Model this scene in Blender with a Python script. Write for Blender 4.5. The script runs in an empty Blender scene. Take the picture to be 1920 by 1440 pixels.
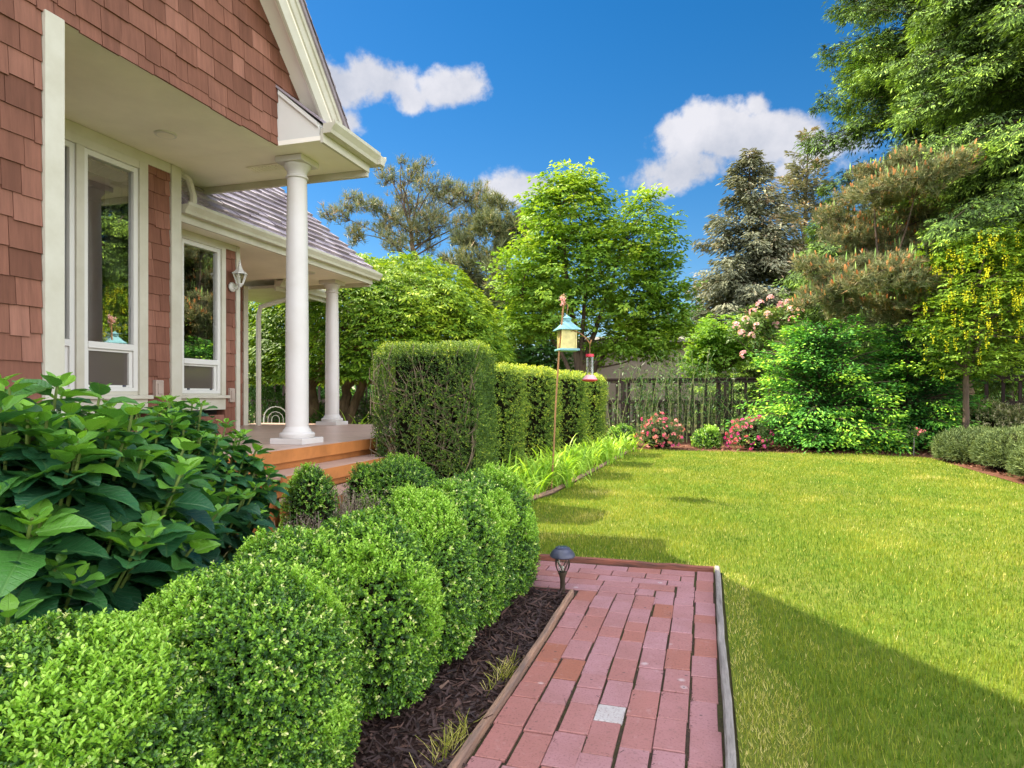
import bpy, math
import numpy as np
from mathutils import Vector

SC = bpy.context.scene
COL = SC.collection
R_ = math.radians
rad = np.radians

# ------------------------------------------------------------------ camera
YAW = R_(16.65)
CZ = 1.10
FPX = 1210.0
cam_d = bpy.data.cameras.new('camera')
cam = bpy.data.objects.new('camera', cam_d)
COL.objects.link(cam)
cam.location = (0, 0, CZ)
cam.rotation_euler = (R_(90), 0, YAW)
cam_d.sensor_width = 36
cam_d.lens = FPX / 1920 * 36
cam_d.shift_y = 21 / 1920
cam_d.clip_start = 0.05
cam_d.clip_end = 1000
SC.camera = cam
SN, CS = math.sin(YAW), math.cos(YAW)

def W(px, py, d):
    """photo pixel + distance along the view axis -> world point"""
    k = (px - 960) / FPX
    return np.array([d * (k * CS - SN), d * (k * SN + CS), CZ + (741 - py) / FPX * d])

# ------------------------------------------------------------------ render look
SC.view_settings.view_transform = 'Standard'
SC.view_settings.look = 'None'
SC.view_settings.exposure = 1.45
SC.view_settings.gamma = 1
SC.render.engine = 'CYCLES'
SC.cycles.max_bounces = 9
SC.cycles.diffuse_bounces = 6
SC.cycles.glossy_bounces = 3
SC.cycles.transmission_bounces = 4
SC.cycles.transparent_max_bounces = 8
SC.cycles.sample_clamp_indirect = 6
SC.cycles.use_denoising = True

# ------------------------------------------------------------------ sun
to_sun = Vector((-0.8, 0.22, 1.0)).normalized()
sun_d = bpy.data.lights.new('sun', 'SUN')
sun_d.energy = 5.0
sun_d.angle = R_(0.5)
sun_d.color = (1.0, 0.90, 0.70)
sun = bpy.data.objects.new('sun', sun_d)
sun.rotation_euler = (-to_sun).to_track_quat('-Z', 'Y').to_euler()
sun.location = (-20, 5, 30)
COL.objects.link(sun)

# ------------------------------------------------------------------ node helper
class NT:
    def __init__(s, nt):
        s.nt = nt
    def n(s, typ, **kw):
        nd = s.nt.nodes.new(typ)
        for k, v in kw.items():
            if k.startswith('i_'):
                key = k[2:]
                key = int(key) if key.isdigit() else key.replace('_', ' ')
                nd.inputs[key].default_value = v
            else:
                setattr(nd, k, v)
        return nd
    def l(s, a, b):
        s.nt.links.new(a, b)
    def math(s, op, a, b=None, c=None, clamp=False):
        nd = s.nt.nodes.new('ShaderNodeMath')
        nd.operation = op
        nd.use_clamp = clamp
        for i, v in enumerate((a, b, c)):
            if v is None:
                continue
            if isinstance(v, (int, float)):
                nd.inputs[i].default_value = v
            else:
                s.l(v, nd.inputs[i])
        return nd.outputs[0]
    def ramp(s, fac, cols, interp='LINEAR'):
        nd = s.nt.nodes.new('ShaderNodeValToRGB')
        cr = nd.color_ramp
        cr.interpolation = interp
        while len(cr.elements) < len(cols):
            cr.elements.new(0.5)
        for e, (p, c) in zip(cr.elements, cols):
            e.position = p
            e.color = (*c, 1)
        if fac is not None:
            s.l(fac, nd.inputs[0])
        return nd.outputs[0]
    def mix(s, fac, a, b, blend='MIX'):
        nd = s.nt.nodes.new('ShaderNodeMix')
        nd.data_type = 'RGBA'
        nd.blend_type = blend
        for v, k in ((fac, 0), (a, 6), (b, 7)):
            if isinstance(v, (int, float)):
                nd.inputs[k].default_value = v
            elif isinstance(v, tuple):
                nd.inputs[k].default_value = (*v, 1)
            else:
                s.l(v, nd.inputs[k])
        return nd.outputs[2]

# ------------------------------------------------------------------ sky
world = bpy.data.worlds.new('World')
SC.world = world
world.use_nodes = True
wt = NT(world.node_tree)
world.node_tree.nodes.clear()
w_out = wt.n('ShaderNodeOutputWorld')
w_bg = wt.n('ShaderNodeBackground', i_Strength=0.15)
sky = wt.n('ShaderNodeTexSky')
sky.sky_type = 'NISHITA'
sky.sun_disc = False
sky.sun_elevation = math.asin(to_sun.z)
sky.sun_rotation = math.atan2(to_sun.x, to_sun.y)
sky.altitude = 100
sky.air_density = 1.0
sky.dust_density = 0.15
sky.ozone_density = 2.2
hs = wt.n('ShaderNodeHueSaturation', i_Saturation=1.42, i_Value=0.36)
wt.l(sky.outputs[0], hs.inputs['Color'])
tc = wt.n('ShaderNodeTexCoord')
dirv = tc.outputs['Generated']
nzw = wt.n('ShaderNodeTexNoise', i_Scale=7.0, i_Detail=7.0, i_Roughness=0.6)
wt.l(dirv, nzw.inputs['Vector'])
nzf = wt.n('ShaderNodeTexNoise', i_Scale=22.0, i_Detail=5.0, i_Roughness=0.6)
wt.l(dirv, nzf.inputs['Vector'])
# cloud lumps: bearing and height on the sky (degrees), half width and half height (degrees), slant
def sky_dir(px, py):
    v = W(px, py, 1.0) - np.array([0, 0, CZ])
    return v / np.linalg.norm(v)
clouds = [(700, 150, 78, 42, -0.05), (640, 160, 50, 46, 0), (845, 168, 70, 32, 0.15), (655, 230, 30, 26, 0), (770, 185, 40, 22, 0),
          (1405, 268, 165, 50, -0.12), (1285, 318, 130, 42, 0.2), (1362, 222, 50, 30, 0), (1490, 250, 75, 36, -0.35),
          (1230, 335, 75, 24, 0), (980, 352, 80, 34, 0.1), (1255, 240, 26, 20, 0), (1422, 196, 24, 22, 0.4), (1470, 325, 40, 24, 0)]
acc = None
for cx, cy, rw, rh, sl in clouds:
    F = sky_dir(cx, cy)
    Rv = np.cross(F, [0, 0, 1]); Rv /= np.linalg.norm(Rv)
    Uv = np.cross(Rv, F)
    Ru = Rv * math.cos(sl) + Uv * math.sin(sl)
    Uu = Uv * math.cos(sl) - Rv * math.sin(sl)
    def dot(v):
        nd = wt.n('ShaderNodeVectorMath', operation='DOT_PRODUCT')
        wt.l(dirv, nd.inputs[0]); nd.inputs[1].default_value = tuple(v)
        return nd.outputs['Value']
    u = wt.math('MULTIPLY', dot(Ru), FPX / rw * 0.98)
    v = wt.math('MULTIPLY', dot(Uu), FPX / rh * 0.98)
    r2 = wt.math('ADD', wt.math('MULTIPLY', u, u), wt.math('MULTIPLY', v, v))
    m = wt.math('SUBTRACT', 1.0, wt.math('POWER', r2, 0.5))
    m = wt.math('MULTIPLY', m, min(1.0, rh / 52 + 0.12))
    front = wt.math('GREATER_THAN', dot(F), 0.5)
    m = wt.math('SUBTRACT', m, wt.math('MULTIPLY', wt.math('SUBTRACT', 1.0, front), 10.0))
    acc = m if acc is None else wt.math('MAXIMUM', acc, m)
nsum = wt.math('ADD', wt.math('MULTIPLY', wt.math('SUBTRACT', nzw.outputs[0], 0.5), 1.9),
               wt.math('MULTIPLY', wt.math('SUBTRACT', nzf.outputs[0], 0.5), 1.2))
dens = wt.math('ADD', acc, nsum)
mr = wt.n('ShaderNodeMapRange', interpolation_type='SMOOTHSTEP')
mr.inputs['From Min'].default_value = -0.06
mr.inputs['From Max'].default_value = 0.40
mr.inputs['To Max'].default_value = 0.92
wt.l(dens, mr.inputs['Value'])
cl_col = wt.ramp(nzw.outputs[0], [(0.3, (1.35, 1.42, 1.62)), (0.62, (2.25, 2.2, 2.28))])
w_mix = wt.mix(mr.outputs[0], hs.outputs[0], cl_col)
# unseen bright cloud added behind and above the camera to fill the shade
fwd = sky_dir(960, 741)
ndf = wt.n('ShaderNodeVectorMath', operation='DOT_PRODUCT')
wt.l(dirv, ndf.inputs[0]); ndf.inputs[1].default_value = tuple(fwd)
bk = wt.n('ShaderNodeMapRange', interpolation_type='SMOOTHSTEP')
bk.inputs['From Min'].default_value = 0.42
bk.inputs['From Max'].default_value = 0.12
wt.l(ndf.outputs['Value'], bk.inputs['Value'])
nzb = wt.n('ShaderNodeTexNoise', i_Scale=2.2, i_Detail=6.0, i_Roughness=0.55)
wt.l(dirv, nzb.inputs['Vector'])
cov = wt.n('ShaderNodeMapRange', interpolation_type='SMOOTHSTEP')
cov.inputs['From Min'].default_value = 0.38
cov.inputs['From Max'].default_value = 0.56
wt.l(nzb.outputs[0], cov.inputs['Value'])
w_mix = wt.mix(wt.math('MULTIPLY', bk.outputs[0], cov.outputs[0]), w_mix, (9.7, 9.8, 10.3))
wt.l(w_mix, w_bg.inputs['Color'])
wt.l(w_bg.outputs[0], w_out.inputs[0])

# ------------------------------------------------------------------ materials
def newmat(name):
    m = bpy.data.materials.new(name)
    m.use_nodes = True
    m.node_tree.nodes.clear()
    t = NT(m.node_tree)
    out = t.n('ShaderNodeOutputMaterial')
    return m, t, out

def tone_of(t):
    at = t.n('ShaderNodeAttribute', attribute_name='leaf')
    sp = t.n('ShaderNodeSeparateXYZ')
    t.l(at.outputs['Vector'], sp.inputs[0])
    return sp.outputs[0], sp.outputs[1], sp.outputs[2]

def leafmat(name, cols, rough=0.45, trans=0.3, spec=0.4, tcol=1.25, vein=False, gain=1.7):
    m, t, out = newmat(name)
    cols = [(p, tuple(min(0.85, c * gain) for c in q)) for p, q in cols]
    u, v, tone = tone_of(t)
    col = t.ramp(tone, cols)
    b = t.n('ShaderNodeBsdfPrincipled')
    b.inputs['Roughness'].default_value = rough
    b.inputs['Specular IOR Level'].default_value = spec
    if vein:
        av = t.math('ABSOLUTE', v)
        ph = t.math('MULTIPLY', t.math('SUBTRACT', u, t.math('MULTIPLY', av, 0.55)), 9.0)
        fr = t.math('ABSOLUTE', t.math('SUBTRACT', t.math('FRACT', ph), 0.5))
        vl = t.math('SUBTRACT', 1.0, t.math('MULTIPLY', fr, 9.0), clamp=True)
        mid = t.math('SUBTRACT', 1.0, t.math('MULTIPLY', av, 28.0), clamp=True)
        vm = t.math('MAXIMUM', t.math('MULTIPLY', vl, 0.6), mid)
        lite = t.mix(0.35, col, (0.22, 0.34, 0.10))
        col = t.mix(t.math('MULTIPLY', vm, 0.6), col, lite)
        nz = t.n('ShaderNodeTexNoise', i_Scale=160.0, i_Detail=2.0)
        hgt = t.math('ADD', t.math('MULTIPLY', vm, -1.0), t.math('MULTIPLY', nz.outputs[0], 1.2))
        bp = t.n('ShaderNodeBump', i_Strength=0.5, i_Distance=0.004)
        t.l(hgt, bp.inputs['Height'])
        t.l(bp.outputs[0], b.inputs['Normal'])
    t.l(col, b.inputs['Base Color'])
    tr = t.n('ShaderNodeBsdfTranslucent')
    tm = t.mix(1.0, col, (tcol * 1.1, tcol, tcol * 0.45), 'MULTIPLY')
    t.l(tm, tr.inputs[0])
    mx = t.n('ShaderNodeMixShader')
    mx.inputs[0].default_value = trans
    t.l(b.outputs[0], mx.inputs[1]); t.l(tr.outputs[0], mx.inputs[2])
    t.l(mx.outputs[0], out.inputs[0])
    return m

def solid(name, col, rough=0.6, var=0.12, scale=6.0, metal=0.0, bump=0.0, col2=None, spec=0.35, stretch=None, tone_amt=0.0):
    """painted / plain surface with slight cloudy wear"""
    m, t, out = newmat(name)
    co = t.n('ShaderNodeTexCoord')
    vec = co.outputs['Object']
    if stretch:
        mp = t.n('ShaderNodeMapping')
        mp.inputs['Scale'].default_value = stretch
        t.l(vec, mp.inputs[0]); vec = mp.outputs[0]
    nz = t.n('ShaderNodeTexNoise', i_Scale=scale, i_Detail=6.0, i_Roughness=0.6)
    t.l(vec, nz.inputs['Vector'])
    c2 = col2 or tuple(c * (1 - var * 2) for c in col)
    c1 = col if col2 else tuple(min(1, c * (1 + var * 0.6)) for c in col)
    cc = t.ramp(nz.outputs[0], [(0.32, c2), (0.62, c1)])
    if tone_amt:
        u, v, tone = tone_of(t)
        mul = t.math('ADD', 1 - tone_amt / 2, t.math('MULTIPLY', tone, tone_amt))
        cmb = t.n('ShaderNodeCombineXYZ')
        for i in range(3):
            t.l(mul, cmb.inputs[i])
        cc = t.mix(1.0, cc, cmb.outputs[0], 'MULTIPLY')
    b = t.n('ShaderNodeBsdfPrincipled')
    b.inputs['Roughness'].default_value = rough
    b.inputs['Metallic'].default_value = metal
    b.inputs['Specular IOR Level'].default_value = spec
    t.l(cc, b.inputs['Base Color'])
    if bump:
        n2 = t.n('ShaderNodeTexNoise', i_Scale=scale * 5, i_Detail=5.0)
        t.l(vec, n2.inputs['Vector'])
        bp = t.n('ShaderNodeBump', i_Strength=bump, i_Distance=0.01)
        t.l(n2.outputs[0], bp.inputs['Height']); t.l(bp.outputs[0], b.inputs['Normal'])
    t.l(b.outputs[0], out.inputs[0])
    return m

M = {}
M['trim'] = solid('cream_paint', (0.60, 0.575, 0.48), 0.45, 0.04, 4.0, col2=(0.52, 0.49, 0.39), bump=0.05)
M['white'] = solid('white_vinyl', (0.72, 0.71, 0.67), 0.3, 0.02, 3.0)
M['soffit'] = solid('soffit_paint', (0.95, 0.90, 0.80), 0.7, 0.05, 1.5)
M['column'] = solid('column_paint', (0.66, 0.63, 0.61), 0.4, 0.03, 3.0, col2=(0.60, 0.565, 0.53), bump=0.04)
M['deck'] = solid('deck_paint', (0.52, 0.36, 0.29), 0.35, 0.08, 4.0)
M['deck_face'] = solid('deck_face_paint', (0.52, 0.20, 0.06), 0.5, 0.12, 5.0)
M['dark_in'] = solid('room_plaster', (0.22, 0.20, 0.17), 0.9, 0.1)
M['curtain'] = solid('curtain_cloth', (0.42, 0.41, 0.36), 0.9, 0.05)
M['black_metal'] = solid('dark_lamp_metal', (0.060, 0.065, 0.10), 0.35, 0.2, 20.0)
M['bronze'] = solid('brown_lamp_plastic', (0.06, 0.045, 0.03), 0.45, 0.2, 20.0)
M['rust'] = solid('rusty_iron', (0.42, 0.20, 0.09), 0.7, 0.2, 30.0, bump=0.4, col2=(0.25, 0.16, 0.07))
M['bark'] = solid('bark', (0.13, 0.09, 0.06), 0.9, 0.3, 7.0, bump=0.9, col2=(0.05, 0.035, 0.025), stretch=(1, 1, 0.35))
M['bark_pale'] = solid('pale_bark', (0.26, 0.18, 0.10), 0.9, 0.3, 8.0, bump=0.9, col2=(0.07, 0.05, 0.03), stretch=(1, 1, 0.4))  # paler bark colour for the pine and lace maple trunks
M['twig'] = solid('twig_bark', (0.20, 0.155, 0.10), 0.9, 0.25, 12.0, bump=0.5)
M['core'] = solid('shaded_twig_core', (0.016, 0.014, 0.008), 1.0, 0.3, 30.0, spec=0.0)  # near-black solid added for inner twigs and their shade; keeps light out
M['fence'] = solid('fence_wood', (0.060, 0.040, 0.032), 0.85, 0.25, 5.0, bump=0.4, col2=(0.03, 0.021, 0.017), stretch=(6, 6, 0.8), tone_amt=0.5)
M['greywood'] = solid('weathered_timber', (0.30, 0.27, 0.25), 0.85, 0.2, 6.0, bump=0.9, col2=(0.16, 0.14, 0.13), stretch=(6, 0.7, 6))
M['brownwood'] = solid('brown_timber', (0.34, 0.20, 0.13), 0.8, 0.2, 6.0, bump=0.8, col2=(0.16, 0.11, 0.09), stretch=(6, 0.7, 6))
M['redwood'] = solid('red_timber', (0.28, 0.10, 0.065), 0.8, 0.2, 6.0, bump=0.8, col2=(0.10, 0.05, 0.04), stretch=(0.7, 6, 6))
M['teal'] = solid('teal_paint', (0.20, 0.42, 0.48), 0.30, 0.1, 12.0)
M['feed_panel'] = solid('seed_behind_panel', (0.70, 0.60, 0.24), 0.25, 0.12, 14.0, tone_amt=0.2)
M['red_plastic'] = solid('red_plastic', (0.60, 0.03, 0.06), 0.25, 0.05)
M['pink_plastic'] = solid('faded_pink_plastic', (0.75, 0.42, 0.44), 0.3, 0.05)
M['white_iron'] = solid('white_iron', (0.75, 0.72, 0.6), 0.4, 0.08, 20.0)
M['panel_blue'] = solid('solar_cell', (0.05, 0.07, 0.14), 0.12, 0.1, 40.0, spec=0.7)
M['cane'] = solid('bamboo_cane', (0.34, 0.36, 0.16), 0.45, 0.25, 8.0)
M['siding'] = solid('neighbour_siding', (0.33, 0.26, 0.22), 0.8, 0.06, 2.0)
M['outlet'] = solid('outlet_plastic', (0.45, 0.36, 0.30), 0.5, 0.05)
M['soil'] = solid('soil', (0.085, 0.055, 0.035), 1.0, 0.4, 9.0, bump=1.0, col2=(0.035, 0.025, 0.018))

def shingle_mat(name, cols, scale=(3, 40, 3)):
    m, t, out = newmat(name)
    u, v, tone = tone_of(t)
    base = t.ramp(tone, cols)
    co = t.n('ShaderNodeTexCoord')
    mp = t.n('ShaderNodeMapping'); mp.inputs['Scale'].default_value = scale
    t.l(co.outputs['Object'], mp.inputs[0])
    nz = t.n('ShaderNodeTexNoise', i_Scale=1.0, i_Detail=6.0, i_Roughness=0.7)
    t.l(mp.outputs[0], nz.inputs[0])
    n2 = t.n('ShaderNodeTexNoise', i_Scale=2.2, i_Detail=3.0)
    t.l(co.outputs['Object'], n2.inputs[0])
    g = t.math('ADD', 0.45, t.math('MULTIPLY', nz.outputs[0], 0.85))
    g = t.math('MULTIPLY', g, t.math('ADD', 0.85, t.math('MULTIPLY', n2.outputs[0], 0.4)))
    cb = t.n('ShaderNodeCombineXYZ')
    for i in range(3):
        t.l(g, cb.inputs[i])
    col = t.mix(1.0, base, cb.outputs[0], 'MULTIPLY')
    b = t.n('ShaderNodeBsdfPrincipled')
    b.inputs['Roughness'].default_value = 0.75
    b.inputs['Specular IOR Level'].default_value = 0.25
    t.l(col, b.inputs['Base Color'])
    bp = t.n('ShaderNodeBump', i_Strength=0.25, i_Distance=0.003)
    t.l(nz.outputs[0], bp.inputs['Height']); t.l(bp.outputs[0], b.inputs['Normal'])
    t.l(b.outputs[0], out.inputs[0])
    return m
M['shingle'] = shingle_mat('red_cedar_shingle', [(0.0, (0.165, 0.068, 0.043)), (0.5, (0.240, 0.102, 0.067)), (1.0, (0.325, 0.150, 0.105))], (40, 40, 2.5))
M['roof'] = shingle_mat('grey_roof_shingle', [(0.0, (0.20, 0.165, 0.19)), (0.5, (0.36, 0.31, 0.345)), (1.0, (0.52, 0.46, 0.50))], (30, 30, 30))

def glass_mat():
    m, t, out = newmat('window_glass')
    tr = t.n('ShaderNodeBsdfTransparent'); tr.inputs[0].default_value = (0.82, 0.86, 0.82, 1)
    gl = t.n('ShaderNodeBsdfGlossy'); gl.inputs['Roughness'].default_value = 0.012
    gl.inputs['Color'].default_value = (0.95, 0.97, 0.95, 1)
    fr = t.n('ShaderNodeFresnel', i_IOR=4.6)
    mx = t.n('ShaderNodeMixShader')
    t.l(fr.outputs[0], mx.inputs[0]); t.l(tr.outputs[0], mx.inputs[1]); t.l(gl.outputs[0], mx.inputs[2])
    t.l(mx.outputs[0], out.inputs[0])
    return m
M['glass'] = glass_mat()

def clear_mat(name, col):
    m, t, out = newmat(name)
    tr = t.n('ShaderNodeBsdfTransparent'); tr.inputs[0].default_value = (*col, 1)
    gl = t.n('ShaderNodeBsdfGlossy'); gl.inputs['Roughness'].default_value = 0.08
    lw = t.n('ShaderNodeLayerWeight', i_Blend=0.35)
    mx = t.n('ShaderNodeMixShader')
    t.l(lw.outputs['Facing'], mx.inputs[0]); t.l(tr.outputs[0], mx.inputs[1]); t.l(gl.outputs[0], mx.inputs[2])
    t.l(mx.outputs[0], out.inputs[0])
    return m
M['clear'] = clear_mat('clear_plastic', (0.9, 0.9, 0.86))

def screen_mat():
    m, t, out = newmat('insect_screen')
    tr = t.n('ShaderNodeBsdfTransparent'); tr.inputs[0].default_value = (0.75, 0.75, 0.75, 1)
    d = t.n('ShaderNodeBsdfPrincipled'); d.inputs['Base Color'].default_value = (0.16, 0.13, 0.11, 1)
    d.inputs['Roughness'].default_value = 0.35
    mx = t.n('ShaderNodeMixShader'); mx.inputs[0].default_value = 0.6
    t.l(tr.outputs[0], mx.inputs[1]); t.l(d.outputs[0], mx.inputs[2])
    t.l(mx.outputs[0], out.inputs[0])
    return m
M['screen'] = screen_mat()

def brick_mat():
    m, t, out = newmat('clay_paver')
    u, v, tone = tone_of(t)
    base = t.ramp(tone, [(0.0, (0.32, 0.115, 0.070)), (0.3, (0.35, 0.140, 0.115)), (0.6, (0.36, 0.170, 0.172)), (0.9, (0.385, 0.198, 0.215)), (0.96, (0.47, 0.445, 0.435))])
    co = t.n('ShaderNodeTexCoord')
    n1 = t.n('ShaderNodeTexNoise', i_Scale=5.0, i_Detail=6.0, i_Roughness=0.65)
    t.l(co.outputs['Object'], n1.inputs[0])
    n2 = t.n('ShaderNodeTexNoise', i_Scale=120.0, i_Detail=3.0, i_Roughness=0.7)
    t.l(co.outputs['Object'], n2.inputs[0])
    vo = t.n('ShaderNodeTexVoronoi', i_Scale=17.0)
    vo.inputs['Randomness'].default_value = 1.0
    t.l(co.outputs['Object'], vo.inputs['Vector'])
    c = t.mix(t.math('MULTIPLY', t.ramp_f(n1.outputs[0], 0.40, 0.66), 0.40), base, (0.25, 0.105, 0.085))
    n3 = t.n('ShaderNodeTexNoise', i_Scale=34.0, i_Detail=5.0, i_Roughness=0.7)
    t.l(co.outputs['Object'], n3.inputs[0])
    c = t.mix(t.math('MULTIPLY', t.ramp_f(n2.outputs[0], 0.54, 0.68), 0.65), c, (0.13, 0.06, 0.05))
    c = t.mix(t.math('MULTIPLY', t.ramp_f(n3.outputs[0], 0.60, 0.74), 0.55), c, (0.12, 0.075, 0.065))
    c = t.mix(t.math('MULTIPLY', t.ramp_f(n3.outputs[0], 0.42, 0.26), 0.30), c, (0.52, 0.36, 0.36))
    wob = t.math('MULTIPLY', t.math('SUBTRACT', n3.outputs[0], 0.5), 0.35)
    dist = t.math('ADD', vo.outputs['Distance'], wob)
    spot = t.math('LESS_THAN', dist, 0.09)
    sep = t.n('ShaderNodeSeparateColor'); t.l(vo.outputs['Color'], sep.inputs[0])
    spot = t.math('MULTIPLY', spot, t.math('GREATER_THAN', sep.outputs[0], 0.68))
    halo = t.math('MULTIPLY', t.ramp_f(dist, 0.30, 0.12), t.math('GREATER_THAN', sep.outputs[1], 0.95))
    c = t.mix(t.math('MULTIPLY', halo, 0.45), c, (0.62, 0.56, 0.56))
    c = t.mix(t.math('MULTIPLY', spot, 0.75), c, (0.07, 0.045, 0.045))
    b = t.n('ShaderNodeBsdfPrincipled')
    b.inputs['Roughness'].default_value = 0.62
    b.inputs['Specular IOR Level'].default_value = 0.4
    t.l(c, b.inputs['Base Color'])
    bp = t.n('ShaderNodeBump', i_Strength=0.45, i_Distance=0.003)
    t.l(t.math('ADD', n2.outputs[0], t.math('MULTIPLY', n1.outputs[0], 1.5)), bp.inputs['Height']); t.l(bp.outputs[0], b.inputs['Normal'])
    t.l(b.outputs[0], out.inputs[0])
    return m
def _ramp_f(s, val, lo, hi):
    nd = s.n('ShaderNodeMapRange')
    nd.inputs['From Min'].default_value = lo
    nd.inputs['From Max'].default_value = hi
    nd.clamp = True
    s.l(val, nd.inputs['Value'])
    return nd.outputs[0]
NT.ramp_f = _ramp_f
M['brick'] = brick_mat()

def ground_mat(name, ca, cb, cc, s1=0.7, s2=14.0):
    m, t, out = newmat(name)
    co = t.n('ShaderNodeTexCoord')
    n1 = t.n('ShaderNodeTexNoise', i_Scale=s1, i_Detail=6.0, i_Roughness=0.65)
    n2 = t.n('ShaderNodeTexNoise', i_Scale=s2, i_Detail=6.0, i_Roughness=0.7)
    t.l(co.outputs['Object'], n1.inputs[0]); t.l(co.outputs['Object'], n2.inputs[0])
    c = t.mix(t.ramp_f(n1.outputs[0], 0.4, 0.62), ca, cb)
    c = t.mix(t.math('MULTIPLY', t.ramp_f(n2.outputs[0], 0.45, 0.7), 0.6), c, cc)
    b = t.n('ShaderNodeBsdfPrincipled')
    b.inputs['Roughness'].default_value = 0.95
    b.inputs['Specular IOR Level'].default_value = 0.1
    t.l(c, b.inputs['Base Color'])
    bp = t.n('ShaderNodeBump', i_Strength=0.8, i_Distance=0.02)
    t.l(n2.outputs[0], bp.inputs['Height']); t.l(bp.outputs[0], b.inputs['Normal'])
    t.l(b.outputs[0], out.inputs[0])
    return m
M['lawn'] = ground_mat('lawn_sward', (0.10, 0.16, 0.015), (0.15, 0.17, 0.03), (0.06, 0.08, 0.012))
M['ground'] = ground_mat('rough_ground', (0.09, 0.10, 0.03), (0.10, 0.08, 0.045), (0.05, 0.045, 0.025))
M['mulch'] = ground_mat('dark_bark_mulch', (0.045, 0.027, 0.024), (0.06, 0.034, 0.028), (0.02, 0.013, 0.014), 3.0, 45.0)
M['redmulch'] = ground_mat('red_bark_mulch', (0.17, 0.075, 0.045), (0.13, 0.06, 0.04), (0.06, 0.03, 0.025), 3.0, 40.0)
M['joint'] = ground_mat('joint_sand', (0.085, 0.062, 0.045), (0.075, 0.078, 0.028), (0.03, 0.022, 0.018), 4.0, 60.0)

G = leafmat
M['box'] = G('boxwood_leaf', [(0.0, (0.010, 0.034, 0.008)), (0.25, (0.028, 0.082, 0.011)), (0.5, (0.080, 0.180, 0.017)), (0.75, (0.17, 0.32, 0.024)), (0.9, (0.29, 0.43, 0.06)), (1.0, (0.46, 0.48, 0.20))], 0.35, 0.24, 0.5, gain=1.65)
M['hyd'] = G('hydrangea_leaf', [(0.0, (0.012, 0.050, 0.026)), (0.4, (0.022, 0.095, 0.036)), (0.7, (0.065, 0.19, 0.030)), (1.0, (0.17, 0.36, 0.03))], 0.33, 0.30, 0.6, 1.5, vein=True, gain=1.35)
M['hydstem'] = solid('hydrangea_stem', (0.14, 0.20, 0.04), 0.5, 0.25, 25.0)
M['hedge'] = G('hedge_leaf', [(0.0, (0.012, 0.03, 0.010)), (0.35, (0.035, 0.075, 0.016)), (0.65, (0.09, 0.155, 0.022)), (0.85, (0.20, 0.27, 0.03)), (1.0, (0.38, 0.40, 0.05))], 0.5, 0.25, 0.3, gain=1.7)
M['dome'] = G('lace_maple_leaf', [(0.0, (0.022, 0.060, 0.008)), (0.4, (0.075, 0.155, 0.012)), (0.7, (0.19, 0.28, 0.016)), (1.0, (0.40, 0.43, 0.035))], 0.55, 0.32, 0.2, gain=1.5)
M['maple'] = G('maple_leaf', [(0.0, (0.030, 0.075, 0.012)), (0.4, (0.080, 0.155, 0.016)), (0.75, (0.165, 0.25, 0.024)), (0.92, (0.30, 0.35, 0.05)), (1.0, (0.40, 0.34, 0.12))], 0.55, 0.30, 0.2, gain=1.85)
M['fir'] = G('fir_needle', [(0.0, (0.020, 0.026, 0.014)), (0.35, (0.042, 0.072, 0.022)), (0.65, (0.095, 0.16, 0.030)), (1.0, (0.25, 0.36, 0.055))], 0.65, 0.12, 0.12, gain=2.0)
M['spruce'] = G('grey_spruce_needle', [(0.0, (0.030, 0.036, 0.024)), (0.5, (0.090, 0.098, 0.062)), (0.85, (0.16, 0.155, 0.10)), (1.0, (0.22, 0.15, 0.09))], 0.65, 0.12, 0.12, gain=2.0)
M['pine'] = G('pine_needle', [(0.0, (0.026, 0.036, 0.018)), (0.4, (0.075, 0.092, 0.042)), (0.7, (0.155, 0.155, 0.070)), (0.88, (0.28, 0.18, 0.085)), (1.0, (0.38, 0.19, 0.08))], 0.5, 0.14, 0.25, gain=1.9)
M['cone'] = G('orange_pine_candle', [(0.0, (0.40, 0.13, 0.04)), (1.0, (0.55, 0.26, 0.09))], 0.7, 0.1, 0.1, gain=1.2)
M['candle'] = G('green_pine_candle', [(0.0, (0.14, 0.24, 0.06)), (1.0, (0.25, 0.34, 0.10))], 0.7, 0.1, 0.1)
M['hinoki'] = G('false_cypress_leaf', [(0.0, (0.010, 0.042, 0.012)), (0.4, (0.028, 0.105, 0.018)), (0.7, (0.075, 0.20, 0.022)), (1.0, (0.25, 0.38, 0.03))], 0.55, 0.18, 0.2, gain=2.0)
M['labur'] = G('laburnum_leaf', [(0.0, (0.030, 0.075, 0.010)), (0.5, (0.10, 0.19, 0.018)), (1.0, (0.26, 0.36, 0.03))], 0.55, 0.32, 0.2, gain=1.45)
M['yellow'] = G('yellow_blossom', [(0.0, (0.42, 0.44, 0.012)), (1.0, (0.66, 0.64, 0.03))], 0.6, 0.25, 0.1, gain=1.0)
M['pink'] = G('pink_blossom', [(0.0, (0.62, 0.05, 0.26)), (0.4, (0.72, 0.12, 0.36)), (0.7, (0.78, 0.24, 0.24)), (1.0, (0.80, 0.38, 0.36))], 0.6, 0.3, 0.1, gain=1.0)
M['palepink'] = G('pale_pink_blossom', [(0.0, (0.70, 0.30, 0.38)), (1.0, (0.82, 0.62, 0.62))], 0.6, 0.3, 0.1, gain=1.0)
M['rhodo'] = G('rhododendron_leaf', [(0.0, (0.02, 0.055, 0.014)), (0.6, (0.08, 0.15, 0.03)), (0.9, (0.20, 0.22, 0.07)), (1.0, (0.28, 0.13, 0.07))], 0.4, 0.2, 0.4)
M['azalea'] = G('azalea_leaf', [(0.0, (0.02, 0.04, 0.015)), (1.0, (0.10, 0.15, 0.04))], 0.5, 0.25, 0.3)
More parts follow.
